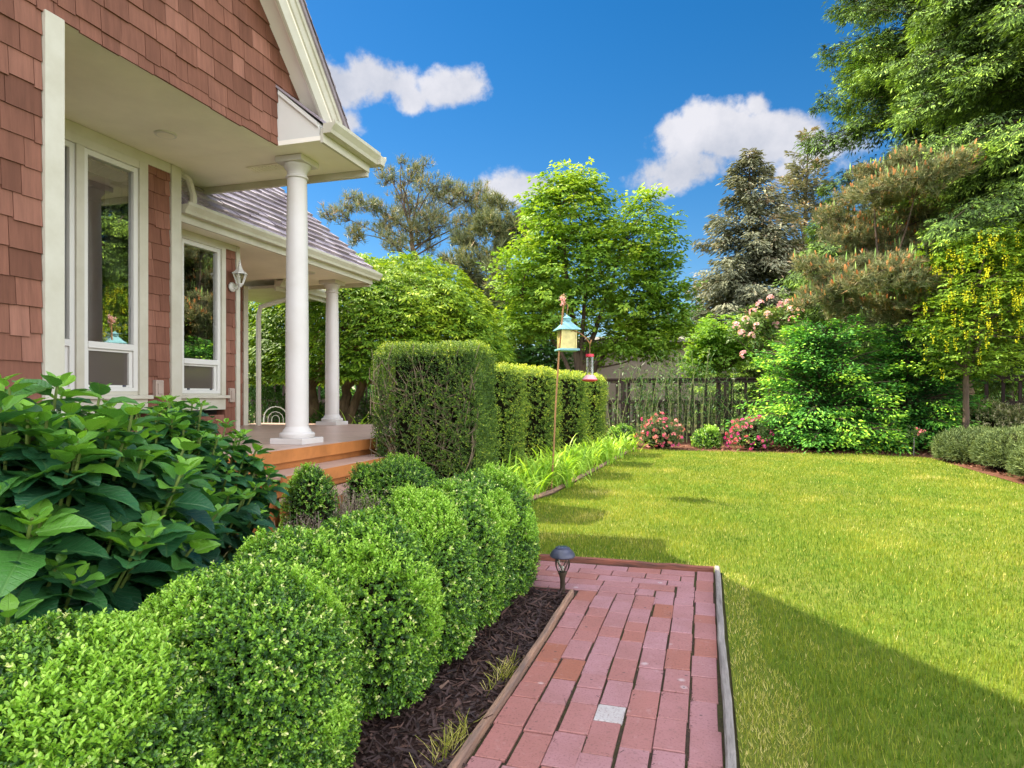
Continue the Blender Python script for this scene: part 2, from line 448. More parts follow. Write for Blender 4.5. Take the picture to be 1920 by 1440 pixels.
M['bambl'] = G('bamboo_leaf', [(0.0, (0.02, 0.06, 0.014)), (0.6, (0.06, 0.14, 0.03)), (1.0, (0.14, 0.23, 0.05))], 0.4, 0.3, 0.4, gain=1.25)
M['lime'] = G('lime_green_leaf', [(0.0, (0.06, 0.15, 0.02)), (0.5, (0.17, 0.32, 0.04)), (1.0, (0.36, 0.50, 0.07))], 0.5, 0.4, 0.3, gain=1.3)
M['juniper'] = G('juniper_needle', [(0.0, (0.025, 0.045, 0.018)), (0.5, (0.075, 0.105, 0.032)), (1.0, (0.15, 0.175, 0.055))], 0.6, 0.15, 0.2)
M['varieg'] = G('variegated_leaf', [(0.0, (0.05, 0.09, 0.03)), (0.5, (0.20, 0.24, 0.08)), (1.0, (0.62, 0.56, 0.38))], 0.5, 0.3, 0.3, gain=1.2)
M['strap'] = G('daylily_leaf', [(0.0, (0.08, 0.18, 0.018)), (0.5, (0.20, 0.36, 0.03)), (1.0, (0.40, 0.52, 0.09))], 0.42, 0.4, 0.35, gain=1.5)
M['grass'] = G('grass_blade', [(0.0, (0.038, 0.098, 0.014)), (0.35, (0.110, 0.178, 0.018)), (0.6, (0.212, 0.248, 0.026)), (0.82, (0.42, 0.385, 0.10)), (1.0, (0.54, 0.46, 0.22))], 0.6, 0.30, 0.10, 1.1, gain=1.3)
M['chip'] = G('mulch_chip', [(0.0, (0.020, 0.013, 0.014)), (0.6, (0.060, 0.034, 0.030)), (0.9, (0.12, 0.062, 0.045)), (1.0, (0.20, 0.13, 0.09))], 0.7, 0.0, 0.35, gain=1.0)
M['redchip'] = G('red_mulch_chip', [(0.0, (0.07, 0.03, 0.02)), (0.6, (0.20, 0.085, 0.05)), (1.0, (0.34, 0.20, 0.13))], 0.8, 0.0, 0.25, gain=1.2)
M['dark_tree'] = G('shade_tree_leaf', [(0.0, (0.015, 0.05, 0.012)), (0.6, (0.05, 0.12, 0.022)), (1.0, (0.13, 0.23, 0.04))], 0.5, 0.3, 0.3)
M['lavender'] = G('dry_lavender_stalk', [(0.0, (0.10, 0.08, 0.06)), (1.0, (0.30, 0.25, 0.19))], 0.8, 0.1, 0.1)

# ------------------------------------------------------------------ mesh helpers
def mesh_from(name, co, loops, starts, attr, mats, smooth=False, midx=None):
    me = bpy.data.meshes.new(name)
    me.vertices.add(len(co))
    me.vertices.foreach_set('co', np.asarray(co, np.float32).ravel())
    me.loops.add(len(loops))
    me.loops.foreach_set('vertex_index', np.asarray(loops, np.int32))
    me.polygons.add(len(starts))
    me.polygons.foreach_set('loop_start', np.asarray(starts, np.int32))
    me.polygons.foreach_set('use_smooth', np.full(len(starts), bool(smooth)))
    if midx is not None:
        me.polygons.foreach_set('material_index', np.asarray(midx, np.int32))
    a = me.attributes.new('leaf', 'FLOAT_VECTOR', 'POINT')
    a.data.foreach_set('vector', np.asarray(attr, np.float32).ravel())
    for m in (mats if isinstance(mats, (list, tuple)) else [mats]):
        me.materials.append(m)
    me.update(calc_edges=True)
    return me

def link(name, me, parent=None):
    o = bpy.data.objects.new(name, me)
    COL.objects.link(o)
    if parent is not None:
        o.parent = parent
    return o

def tag(o, label, cat=None, group=None, kind=None):
    if label: o['label'] = label
    if cat: o['category'] = cat
    if group: o['group'] = group
    if kind: o['kind'] = kind
    return o

def thing(name, label, cat, loc=(0, 0, 0), rz=0.0, group=None):
    o = bpy.data.objects.new(name, None)
    o.empty_display_size = 0.2
    o.location = tuple(float(v) for v in loc)
    o.rotation_euler = (0, 0, rz)
    COL.objects.link(o)
    return tag(o, label, cat, group)

def copy_tree(o, parent=None):
    c = o.copy()
    COL.objects.link(c)
    if parent is not None:
        c.parent = parent
    for ch in [x for x in KIDS.get(o.name, [])]:
        copy_tree(ch, c)
    return c
KIDS = {}
def kid(parent, o):
    KIDS.setdefault(parent.name, []).append(o)
    return o

class MB:
    def __init__(s):
        s.v, s.f, s.t = [], [], []
    def add(s, verts, faces, tone=0.5):
        b = len(s.v)
        s.v.extend([tuple(map(float, p)) for p in verts])
        s.f.extend([[i + b for i in fc] for fc in faces])
        s.t.extend([tone] * len(verts))
    def box(s, x0, x1, y0, y1, z0, z1, tone=0.5, bev=0.0):
        if bev <= 0:
            s.add([(x0, y0, z0), (x1, y0, z0), (x1, y1, z0), (x0, y1, z0), (x0, y0, z1), (x1, y0, z1), (x1, y1, z1), (x0, y1, z1)],
                  [(0, 3, 2, 1), (4, 5, 6, 7), (0, 1, 5, 4), (1, 2, 6, 5), (2, 3, 7, 6), (3, 0, 4, 7)], tone)
        else:
            e = bev
            V = []
            for z, i in ((z0, e), (z0 + e, 0), (z1 - e, 0), (z1, e)):
                V += [(x0 + i, y0 + i, z), (x1 - i, y0 + i, z), (x1 - i, y1 - i, z), (x0 + i, y1 - i, z)]
            F = [(0, 3, 2, 1), (12, 13, 14, 15)]
            for k in range(3):
                for j in range(4):
                    a, b = k * 4 + j, k * 4 + (j + 1) % 4
                    F.append((a, b, b + 4, a + 4))
            s.add(V, F, tone)
        return s
    def prism(s, poly, axis, a0, a1, tone=0.5):
        """poly of 2-D points in the plane across axis, extruded a0..a1"""
        n = len(poly)
        def P(p, a):
            return {'x': (a, p[0], p[1]), 'y': (p[0], a, p[1]), 'z': (p[0], p[1], a)}[axis]
        V = [P(p, a0) for p in poly] + [P(p, a1) for p in poly]
        F = [tuple(range(n))[::-1], tuple(range(n, 2 * n))]
        F += [(i, (i + 1) % n, n + (i + 1) % n, n + i) for i in range(n)]
        s.add(V, F, tone)
        return s
    def tube(s, path, radii, n=6, tone=0.5, cap=True):
        path = np.asarray(path, float)
        radii = np.broadcast_to(np.asarray(radii, float), (len(path),))
        V = []
        prev = None
        for i, p in enumerate(path):
            d = path[min(i + 1, len(path) - 1)] - path[max(i - 1, 0)]
            d = d / (np.linalg.norm(d) + 1e-9)
            if prev is None:
                a = np.cross(d, [0, 0, 1]) if abs(d[2]) < 0.9 else np.cross(d, [1, 0, 0])
            else:
                a = prev - d * np.dot(prev, d)
            a = a / (np.linalg.norm(a) + 1e-9)
            prev = a
            b = np.cross(d, a)
            for k in range(n):
                th = 2 * math.pi * k / n
                V.append(p + radii[i] * (a * math.cos(th) + b * math.sin(th)))
        F = []
        for i in range(len(path) - 1):
            for k in range(n):
                F.append((i * n + k, i * n + (k + 1) % n, (i + 1) * n + (k + 1) % n, (i + 1) * n + k))
        if cap:
            F.append(tuple(range(n))[::-1])
            F.append(tuple(range((len(path) - 1) * n, len(path) * n)))
        s.add(V, F, tone)
        return s
    def lathe(s, prof, c=(0, 0, 0), n=24, tone=0.5):
        V, F = [], []
        for r, z in prof:
            for k in range(n):
                th = 2 * math.pi * k / n
                V.append((c[0] + r * math.cos(th), c[1] + r * math.sin(th), c[2] + z))
        for i in range(len(prof) - 1):
            for k in range(n):
                F.append((i * n + k, i * n + (k + 1) % n, (i + 1) * n + (k + 1) % n, (i + 1) * n + k))
        F.append(tuple(range(n))[::-1])
        F.append(tuple(range((len(prof) - 1) * n, len(prof) * n)))
        s.add(V, F, tone)
        return s
    def build(s, name, mat, parent=None, smooth=False):
        loops = [i for f in s.f for i in f]
        starts = np.cumsum([0] + [len(f) for f in s.f[:-1]])
        attr = np.zeros((len(s.v), 3)); attr[:, 2] = s.t
        me = mesh_from(name, np.array(s.v), loops, starts, attr, mat, smooth)
        o = link(name, me, parent)
        if parent is not None:
            kid(parent, o)
        if smooth:
            bpy_smooth_angle(o)
        return o
def bpy_smooth_angle(o, ang=40):
    me = o.data
    # mark sharp edges by face angle
    import bmesh
    bm = bmesh.new(); bm.from_mesh(me)
    for e in bm.edges:
        if len(e.link_faces) == 2:
            e.smooth = e.calc_face_angle(0) < R_(ang)
    bm.to_mesh(me); bm.free()

T4 = (np.array([(0, 0, 0), (.45, -.5, .10), (1, 0, -.06), (.45, .5, .10)]), [(0, 1, 2), (0, 2, 3)])
T6 = (np.array([(0, 0, 0), (.28, -.42, .09), (.72, -.40, .08), (1, 0, -.08), (.72, .40, .08), (.28, .42, .09)]), [(0, 1, 2, 3), (0, 3, 4, 5)])
TQ = (np.array([(0, -.5, 0), (1, -.22, 0), (1, .22, 0), (0, .5, 0)]), [(0, 1, 2, 3)])
TN = (np.array([(0, -.5, 0), (1, 0, 0), (0, .5, 0)]), [(0, 1, 2)])
TF = (np.array([(0, 0, 0), (.55, -.40, .05), (1, -.12, .12), (1, .12, .12), (.55, .40, .05)]), [(0, 1, 2, 3, 4)])

def nrm(a):
    return a / (np.linalg.norm(a, axis=-1, keepdims=True) + 1e-9)

def leaf_obj(name, mat, P, U, N, L, Wd, tone, tm, parent=None, smooth=False):
    P = np.asarray(P, float).reshape(-1, 3)
    n = len(P)
    U = nrm(np.asarray(U, float).reshape(-1, 3))
    N = np.asarray(N, float).reshape(-1, 3)
    S = nrm(np.cross(U, N)); N2 = np.cross(S, U)
    L = np.broadcast_to(np.asarray(L, float).reshape(-1) if np.ndim(L) else L, (n,))
    Wd = np.broadcast_to(np.asarray(Wd, float).reshape(-1) if np.ndim(Wd) else Wd, (n,))
    tone = np.clip(np.broadcast_to(np.asarray(tone, float).reshape(-1) if np.ndim(tone) else tone, (n,)), 0, 1)
    tv, tf = tm
    k = len(tv)
    V = (P[:, None] + U[:, None] * (L[:, None] * tv[None, :, 0])[..., None]
         + S[:, None] * (Wd[:, None] * tv[None, :, 1])[..., None]
         + N2[:, None] * (Wd[:, None] * tv[None, :, 2])[..., None]).reshape(-1, 3)
    attr = np.zeros((n, k, 3))
    attr[..., 0] = tv[:, 0]; attr[..., 1] = tv[:, 1]; attr[..., 2] = tone[:, None]
    fl = np.array([i for f in tf for i in f])
    loops = (np.arange(n)[:, None] * k + fl[None]).ravel()
    fs = np.cumsum([0] + [len(f) for f in tf[:-1]])
    starts = (np.arange(n)[:, None] * len(fl) + fs[None]).ravel()
    me = mesh_from(name, V, loops, starts, attr.reshape(-1, 3), mat, smooth)
    o = link(name, me, parent)
    if parent is not None:
        kid(parent, o)
    return o

def cat(arrs):
    """concatenate tuples (P,U,N,L,W,tone)"""
    out = []
    for i in range(6):
        out.append(np.concatenate([np.asarray(a[i], float).reshape((-1, 3) if i < 3 else (-1,)) for a in arrs]))
    return out

class Noise:
    def __init__(s, rng, n=14, f=1.0):
        s.k = rng.normal(size=(n, 3)) * f
        s.p = rng.uniform(0, 6.28, n)
    def __call__(s, P):
        return np.sin(P @ s.k.T + s.p).mean(1) * 2.2

def sprigs(rng, P, N, nl, slen, ll, lw, jit=.45, up=.3, spread=.9, tone=None, tip=.3, var=.10):
    S = len(P)
    D = nrm(nrm(N) + jit * rng.normal(size=(S, 3)) * .6 + np.array([0, 0, up]))
    A = nrm(np.cross(D, rng.normal(size=(S, 3)))); B = np.cross(D, A)
    j = np.arange(nl)
    t = ((j // 2) + .5) / max(1, (nl + 1) // 2)
    ph = (j % 2) * math.pi + (j // 2) * (math.pi / 2) + rng.normal(size=(S, nl)) * .35
    Rd = A[:, None] * np.cos(ph)[..., None] + B[:, None] * np.sin(ph)[..., None]
    sl = slen * (0.7 + 0.6 * rng.random(S))
    pos = P[:, None] + D[:, None] * (sl[:, None] * (t - .5))[..., None]
    U = D[:, None] * (.3 + .6 * t)[None, :, None] + Rd * spread + rng.normal(size=(S, nl, 3)) * .18
    Nn = D[:, None] * 1.0 - Rd * .3 + rng.normal(size=(S, nl, 3)) * .25
    L = ll * (.65 + .6 * rng.random((S, nl)))
    Wd = lw * (.7 + .5 * rng.random((S, nl)))
    tb = np.full(S, .4) if tone is None else tone
    tn = tb[:, None] + tip * (t - .5)[None] + var * rng.normal(size=(S, nl))
    return [pos.reshape(-1, 3), U.reshape(-1, 3), Nn.reshape(-1, 3), L.ravel(), Wd.ravel(), tn.ravel()]

def fans(rng, P, O, nl, size, lw, plane_up=1.0, droop=.25, tone=None, tip=.35, var=.08, spread=1.1, lf=.55):
    """flat fan-like sprays pointing along O, lying in a roughly level plane"""
    S = len(P)
    O = nrm(O + np.array([0, 0, -droop]) + rng.normal(size=(S, 3)) * .18)
    Up = nrm(np.array([0, 0, plane_up]) + .35 * nrm(O) + rng.normal(size=(S, 3)) * .22)
    Sd = nrm(np.cross(O, Up)); Up = np.cross(Sd, O)
    a = np.linspace(-1, 1, nl)[None] * spread + rng.normal(size=(S, nl)) * .18
    rr = rng.random((S, nl)) * .55
    sz = size * (.7 + .6 * rng.random(S))
    D = O[:, None] * np.cos(a)[..., None] + Sd[:, None] * np.sin(a)[..., None]
    pos = P[:, None] + D * (rr * sz[:, None])[..., None] + Up[:, None] * (rng.normal(size=(S, nl)) * .05 * sz[:, None])[..., None]
    U = D + np.array([0, 0, -droop * .8]) * rr[..., None] + rng.normal(size=(S, nl, 3)) * .12
    Nn = Up[:, None] + rng.normal(size=(S, nl, 3)) * .22
    L = sz[:, None] * lf * (.7 + .5 * rng.random((S, nl)))
    Wd = lw * (.7 + .6 * rng.random((S, nl)))
    tb = np.full(S, .4) if tone is None else tone
    tn = tb[:, None] + tip * (rr - .25) + var * rng.normal(size=(S, nl))
    return [pos.reshape(-1, 3), U.reshape(-1, 3), Nn.reshape(-1, 3), L.ravel(), Wd.ravel(), tn.ravel()]

def tufts(rng, P, D, nn, ln, w, tone=None, open_=.9):
    """star-like bunches of needles"""
    S = len(P)
    D = nrm(D)
    U = D[:, None] * .75 + rng.normal(size=(S, nn, 3)) * open_ * .6
    pos = P[:, None] + D[:, None] * (rng.random((S, nn)) * ln * .6)[..., None]
    Nn = rng.normal(size=(S, nn, 3))
    L = ln * (.6 + .6 * rng.random((S, nn)))
    tb = np.full(S, .5) if tone is None else tone
    tn = tb[:, None] + .12 * rng.normal(size=(S, nn))
    return [pos.reshape(-1, 3), U.reshape(-1, 3), Nn.reshape(-1, 3), L.ravel(), np.full(S * nn, w), tn.ravel()]

def sphere_pts(rng, n, zmin=-1.0):
    z = rng.uniform(zmin, 1, n); a = rng.uniform(0, 2 * math.pi, n)
    r = np.sqrt(np.clip(1 - z * z, 0, 1))
    return np.stack([r * np.cos(a), r * np.sin(a), z], 1)

def dome_surface(rng, n, R, H, p=2.5, zc=.42, lump=.03, zmin=-.75, ry=None, low=None):
    """points and normals on a clipped rounded bush standing on z=0"""
    ry = ry or R
    u = sphere_pts(rng, n, zmin)
    zc = zc * H
    h = np.hypot(u[:, 0], u[:, 1])
    pe = np.where(u[:, 2] < 0, 4.5 if low is None else low, p)
    s = 1 / (h ** pe + np.abs(u[:, 2]) ** pe) ** (1 / pe)
    q = u * s[:, None]
    Pn = np.empty_like(q)
    Pn[:, 0] = q[:, 0] * R; Pn[:, 1] = q[:, 1] * ry
    Pn[:, 2] = zc + np.where(q[:, 2] > 0, q[:, 2] * (H - zc), q[:, 2] * zc)
    g = np.stack([q[:, 0] * np.hypot(q[:, 0], q[:, 1]) ** (p - 2) / R, q[:, 1] * np.hypot(q[:, 0], q[:, 1]) ** (p - 2) / ry,
                  np.sign(q[:, 2]) * np.abs(q[:, 2]) ** (p - 1) / (H - zc)], 1)
    N = nrm(g)
    nz = Noise(rng, 10, 5.0 / R * .5)
    Pn = Pn + N * (lump * R * nz(Pn))[:, None]
    return Pn, N

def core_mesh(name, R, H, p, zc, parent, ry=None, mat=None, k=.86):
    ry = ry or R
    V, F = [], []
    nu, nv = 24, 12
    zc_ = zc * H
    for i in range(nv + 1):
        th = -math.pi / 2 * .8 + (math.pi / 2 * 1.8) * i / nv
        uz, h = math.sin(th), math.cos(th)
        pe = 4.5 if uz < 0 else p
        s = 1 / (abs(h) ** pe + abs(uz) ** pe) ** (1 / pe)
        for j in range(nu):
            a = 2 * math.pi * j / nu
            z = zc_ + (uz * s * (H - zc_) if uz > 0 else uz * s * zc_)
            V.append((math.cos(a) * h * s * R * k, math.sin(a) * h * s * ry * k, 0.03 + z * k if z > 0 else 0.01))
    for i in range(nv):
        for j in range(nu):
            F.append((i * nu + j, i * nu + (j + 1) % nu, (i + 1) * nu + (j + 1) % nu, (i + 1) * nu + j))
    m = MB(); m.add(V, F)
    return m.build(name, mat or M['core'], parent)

# ================================================================== SETTING
def sheet(name, pts, z, mat, kind='structure'):
    m = MB(); m.add([(x, y, z) for x, y in pts], [tuple(range(len(pts)))])
    o = m.build(name, mat); o['kind'] = kind
    return o
sheet('ground', [(-300, -300), (300, -300), (300, 300), (-300, 300)], -0.012, M['ground'])
sheet('lawn', [(0.10, -6), (9, -6), (9, 4.5), (3.9, 8.2), (3.72, 9.4), (3.78, 12.9), (3.1, 13.25), (-1.35, 13.2), (-1.42, 12), (-1.62, 7.0), (-1.78, 6.2), (-2.4, 5.0), (-2.4, 4.20), (0.10, 4.20)], 0.0, M['lawn'])
sheet('mulch_bed', [(-3.4, -2), (-0.72, -2), (-0.72, 3.53), (-3.4, 3.53)], 0.0, M['mulch'])
sheet('hedge_bed', [(-2.45, 5.02), (-1.82, 6.2), (-1.66, 7.0), (-1.46, 12), (-1.39, 13.24), (3.1, 13.29), (3.8, 12.94), (3.76, 9.4), (3.95, 8.2), (9, 4.55), (13, 4.5), (13, 16.9), (-9, 16.9), (-9, 9.1), (-3.3, 9.1), (-3.3, 5.02)], -0.004, M['redmulch'])

rng = np.random.default_rng(5)
# brick path: one sheet of loose-laid pavers
def brick(mb, x0, x1, y0, y1, z, tone, tilt):
    e = .0022
    jt = rng.normal(size=(4, 2)) * .0012
    x0 += jt[0, 0]; x1 += jt[1, 0]
    zs = [z + tilt[0] * (x - (x0 + x1) / 2) + tilt[1] * (y - (y0 + y1) / 2) for x, y in ((x0, y0), (x1, y0), (x1, y1), (x0, y1))]
    V = [(x0, y0, -.01), (x1, y0, -.01), (x1, y1, -.01), (x0, y1, -.01)]
    V += [(x, y, zz - e) for (x, y), zz in zip(((x0, y0), (x1, y0), (x1, y1), (x0, y1)), zs)]
    V += [(x, y, zz) for (x, y), zz in zip(((x0 + e, y0 + e), (x1 - e, y0 + e), (x1 - e, y1 - e), (x0 + e, y1 - e)), zs)]
    F = [(8, 9, 10, 11)]
    for k in (0, 4):
        for j in range(4):
            F.append((k + j, k + (j + 1) % 4, k + 4 + (j + 1) % 4, k + 4 + j))
    mb.add(V, F, tone)
mb = MB()
ncol, px0, px1 = 7, -0.672, 0.050
cw = (px1 - px0) / ncol
for c in range(ncol):
    y = -0.6 + rng.random() * .2
    xw = 0
    lim = 3.545 if c < 4 else (3.66 if c == 4 else (3.78 if c == 5 else 4.12))
    while y < lim - .012:
        ln = rng.choice([.2, .2, .2, .2, .2, .2, .12])
        ye = min(y + ln, lim)
        if lim - ye < .075: ye = lim
        if ye - y < .012:
            break
        t = rng.normal(.58, .22)
        if c == 0:
            t -= .22
        if c == 3 and y > 2.0 and not xw:
            xw = 1; t = 1.0; ye = min(ye, y + .115)
        elif t > .85:
            t = .85
        gx = .0032 + .003 * rng.random()
        jx = rng.normal() * .0022
        brick(mb, px0 + c * cw + gx + jx, px0 + (c + 1) * cw - gx * .5 + jx, y + .0015, ye - .0015, .018 + rng.normal() * .0014, max(0, t), rng.normal(size=2) * .006)
        y = ye + .001 + .003 * rng.random()
# the arm turning left: five rows of pavers laid crosswise
y = 3.552
for r in range(5):
    yy0, yy1 = y + .003, y + .105
    xr = 0.05 - (ncol - [4, 5, 6, 6, 6][r]) * cw
    xr = [px0 + 4 * cw, px0 + 5 * cw, px0 + 6 * cw, px0 + 6 * cw, px0 + 6 * cw][r]
    x = xr - .003
    first = True
    while x > -2.6:
        ln = .2 if not first else [.1, .2, .15, .08, .2][r]
        first = False
        brick(mb, x - ln, x - .004, yy0, yy1, .018 + rng.normal() * .0014, float(np.clip(rng.normal(.6, .2), 0, .85)), rng.normal(size=2) * .006)
        x -= ln + .002
    y += .112
bp = mb.build('brick_path', M['brick']); bp['kind'] = 'structure'
tag(bp, 'red clay paver path turning left around the planting bed', None)
sheet('path_bedding', [(-0.69, -2), (0.07, -2), (0.07, 4.14), (-2.65, 4.14), (-2.65, 3.54), (-0.69, 3.54)], 0.0095, M['joint'])

def plank(name, mat, label, x0, x1, y0, y1, z0, z1, seed, cat='edging board', group='timber edging boards'):
    r = np.random.default_rng(seed)
    m = MB()
    alongy = (y1 - y0) > (x1 - x0)
    L = max(y1 - y0, x1 - x0)
    n = max(4, int(L / .12))
    V, F = [], []
    e = .006
    ca, cb_ = (x0, x1) if alongy else (y0, y1)
    s0 = y0 if alongy else x0
    for i in range(n + 1):
        s = s0 + L * i / n
        w = math.sin(i * .45 + seed) * .0025 + r.normal() * .0008
        zt = z1 + r.normal() * .003
        ring = [(ca + w, z0), (cb_ + w, z0), (cb_ + w, zt - e), (cb_ - e + w, zt), (ca + e + w, zt), (ca + w, zt - e)]
        for (a, z) in ring:
            V.append((a, s, z) if alongy else (s, a, z))
    for i in range(n):
        for k in range(6):
            F.append((i * 6 + k, i * 6 + (k + 1) % 6, i * 6 + 6 + (k + 1) % 6, i * 6 + 6 + k))
    F.append(tuple(range(6))); F.append(tuple(range(n * 6, n * 6 + 6)))
    m.add(V, F)
    return tag(m.build(name, mat), label, cat, group)
plank('edging_board', M['brownwood'], 'brown timber edging board between dark mulch and brick path', -0.702, -0.677, -1.0, 3.44, -.02, .045, 1)
plank('edging_board', M['greywood'], 'weathered grey timber edging board between brick path and lawn', 0.056, 0.086, -1.0, 4.20, -.02, .042, 2)
plank('edging_board', M['redwood'], 'reddish timber edging board across the far end of the brick path', -2.6, 0.052, 4.148, 4.176, -.02, .045, 3)
# thin board along the hedge bed, following its gentle curve
m = MB()
pts = [(-1.80, 6.2), (-1.64, 7.0), (-1.60, 8.0), (-1.53, 9.5), (-1.44, 12.0), (-1.38, 13.2)]
m.tube([(x, y, .02) for x, y in pts], .03, 4)
tag(m.build('edging_board', M['brownwood']), 'thin curved edging strip along the hedge bed beside the lawn', 'edging board', 'timber edging boards')

# ---- loose mulch chips and grass (nobody could count them)
def chips(name, mat, poly_fn, box, n, seed, size=.03):
    r = np.random.default_rng(seed)
    x = r.uniform(box[0], box[1], n); y = r.uniform(box[2], box[3], n)
    ok = poly_fn(x, y)
    x, y = x[ok], y[ok]; n = len(x)
    P = np.stack([x, y, r.uniform(.002, .018, n) if size > .02 else r.uniform(.010, .0185, n)], 1)
    a = r.uniform(0, 6.28, n)
    U = np.stack([np.cos(a), np.sin(a), r.normal(size=n) * .35], 1)
    N = np.stack([r.normal(size=n) * .5, r.normal(size=n) * .5, np.ones(n)], 1)
    L = size * np.exp(r.normal(size=n) * .5)
    o = leaf_obj(name, mat, P, U, N, L, size * .24 * np.exp(r.normal(size=n) * .3), r.beta(2, 2.2, n), TQ)
    o['kind'] = 'stuff'
    return o
chips('bark_mulch', M['chip'], lambda x, y: np.ones(len(x), bool), (-2.6, -0.72, 0.6, 3.5), 26000, 11, .035)
chips('joint_grit', M['chip'], lambda x, y: (np.abs(((x + .672) / .10314) % 1 - .04) < .07) | (x < -.655), (-.68, .05, 1.2, 3.6), 16000, 13, .010)
chips('red_bark_mulch', M['redchip'], lambda x, y: (x < -1.5 - (12.5 - y) * .035 - np.where(y < 7, (7 - y) * .25, 0)) | (x > 3.85) | (y > 13.35), (-2.2, 5.0, 5.6, 14.5), 22000, 12, .05)

r = np.random.default_rng(21)
def lawn_mask(x, y):
    left = np.where(y < 4.2, .105, np.interp(y, [4.2, 5.0, 6.2, 7.0, 12, 13.2], [-2.4, -2.4, -1.74, -1.58, -1.38, -1.33]))
    right = np.interp(y, [-6, 4.5, 8.2, 9.4, 12.9, 13.25], [9, 9, 3.88, 3.70, 3.76, 3.2])
    return (x > left) & (x < right) & (y < 13.28 + .04 * np.sin(x * 7))
n0 = 3000000
x = r.uniform(-2.4, 7.5, n0); y = r.uniform(1.2, 13.32, n0)
dd = np.hypot(x, y)
ok = lawn_mask(x, y) & (r.random(n0) < 1 / (1 + (dd / 2.6) ** 2) * 1.0)
vx = x * CS + y * SN; vd = -x * SN + y * CS
ok &= (vd > .8) & (vx / vd < 1.05)
x, y, dd = x[ok], y[ok], dd[ok]; n = len(x)
P0 = np.stack([x, y, np.zeros(n)], 1)
nA = Noise(r, 12, 1.1); nB = Noise(r, 12, 4.5); nC = Noise(r, 14, 11.0)
patch = .55 * nA(P0) + .55 * nB(P0) + .50 * nC(P0)
tone = .45 + .19 * patch + r.normal(size=n) * .12
dry = np.clip((nB(P0) + .6 * nA(P0 * 1.7) - .75) * 1.6, 0, 1)
tone += .24 * dry * (r.random(n) < .7)
near_edge = ((x > .10) & (x < .24 + .10 * nB(P0)) & (y < 4.2)) | ((y > 4.2) & (y < 4.36) & (x < .1))
tone = np.where(near_edge & (r.random(n) < .55), r.uniform(.6, 1.0, n), tone)
tone = np.where(r.random(n) < .05, r.uniform(.72, .95, n), tone)
hgt = (.016 + .016 * r.random(n)) * (1 + .25 * nB(P0)) * np.where(near_edge, .75, 1)
wid = .0018 * np.sqrt(1 + (dd / 2.6) ** 2) * (.8 + .5 * r.random(n))
az = r.uniform(0, 6.28, n)
lean = np.abs(r.normal(size=n)) * .55 + .1
lean = np.where(tone > .78, lean + .5, lean)
hgt = np.where(tone > .78, hgt * .75, hgt)
U = np.stack([np.cos(az) * lean, np.sin(az) * lean, np.ones(n)], 1)
N = np.stack([np.cos(az) * -1, np.sin(az) * -1, lean], 1) + r.normal(size=(n, 3)) * .3
TG = (np.array([(0, -.5, 0), (.55, -.38, .25), (1.0, 0, 1.4), (.55, .38, .25), (0, .5, 0)]), [(0, 1, 3, 4), (1, 2, 3)])
g = leaf_obj('lawn_grass', M['grass'], P0, U, N, hgt * 1.15, wid, tone, TG)
g['kind'] = 'stuff'

# ================================================================== HOUSE
house = thing('house', 'brown cedar shingle house with cream trim, gabled porch and white columns', 'house', (-4.9, 4.0, 0))
HL = Vector((-4.9, 4.0, 0))
def hpart(mb, name, mat, parent=house, smooth=False):
    o = mb.build(name, mat, parent, smooth)
    if parent is house:
        o.location = -HL
    return o

def shingles(mb, O, U, V, N, v0, v1, f, expo, wr, thick, seed, gap=.004, jit=.006, starter=0.0):
    r = np.random.default_rng(seed)
    O, U, V, N = (np.asarray(a, float) for a in (O, U, V, N))
    v = v0
    rows = []
    if starter:
        rows.append((v, v + starter)); v += starter
    while v < v1 - .01:
        rows.append((v, min(v + expo, v1))); v += expo
    for (a, b) in rows:
        top = min(b + expo * .25, v1)
        u0, u1 = f((a + b) / 2)
        if u1 - u0 < .02:
            continue
        ub0, ub1 = f(a); ut0, ut1 = f(top)
        u = ub0 + 0.0
        umax = max(ub1, ut1); u = min(ub0, ut0)
        u -= r.random() * .05
        while u < umax:
            w = r.uniform(*wr)
            e = min(u + w, umax)
            s = max(u, min(ub0, ut0))
            if umax - e < .04:
                e = umax
            dv = r.normal() * jit
            tone = float(np.clip(r.normal(.5, .23), 0, 1))
            tk = thick * r.uniform(.8, 1.2)
            bl, br = max(s, ub0) + gap / 2, min(e, ub1) - gap / 2
            tl, tr = max(s, ut0) + gap / 2, min(e, ut1) - gap / 2
            if br - bl > .004 or tr - tl > .004:
                if br < bl: bl = br = min(max((bl + br) / 2, ub0), ub1)
                if tr < tl: tl = tr = min(max((tl + tr) / 2, ut0), ut1)
                P = []
                for (uu, vv, h) in ((bl, a + dv, 0), (br, a + dv, 0), (tr, top, 0), (tl, top, 0), (bl, a + dv, tk), (br, a + dv, tk), (tr, top, .003), (tl, top, .003)):
                    P.append(O + U * uu + V * vv + N * h)
                mb.add(P, [(4, 5, 6, 7), (0, 1, 5, 4), (1, 2, 6, 5), (3, 0, 4, 7)], tone)
            u = e

XG, XW, X2 = -3.62, -4.88, -5.22
ZC, ZS, ZD = 3.30, 2.83, 0.65
PITCH = 1.1
def rake_y(z):                       # where the underside of the far roof slope meets height z
    return 5.664 - (z - 3.3) / PITCH
RIDGE_Y = 2.2
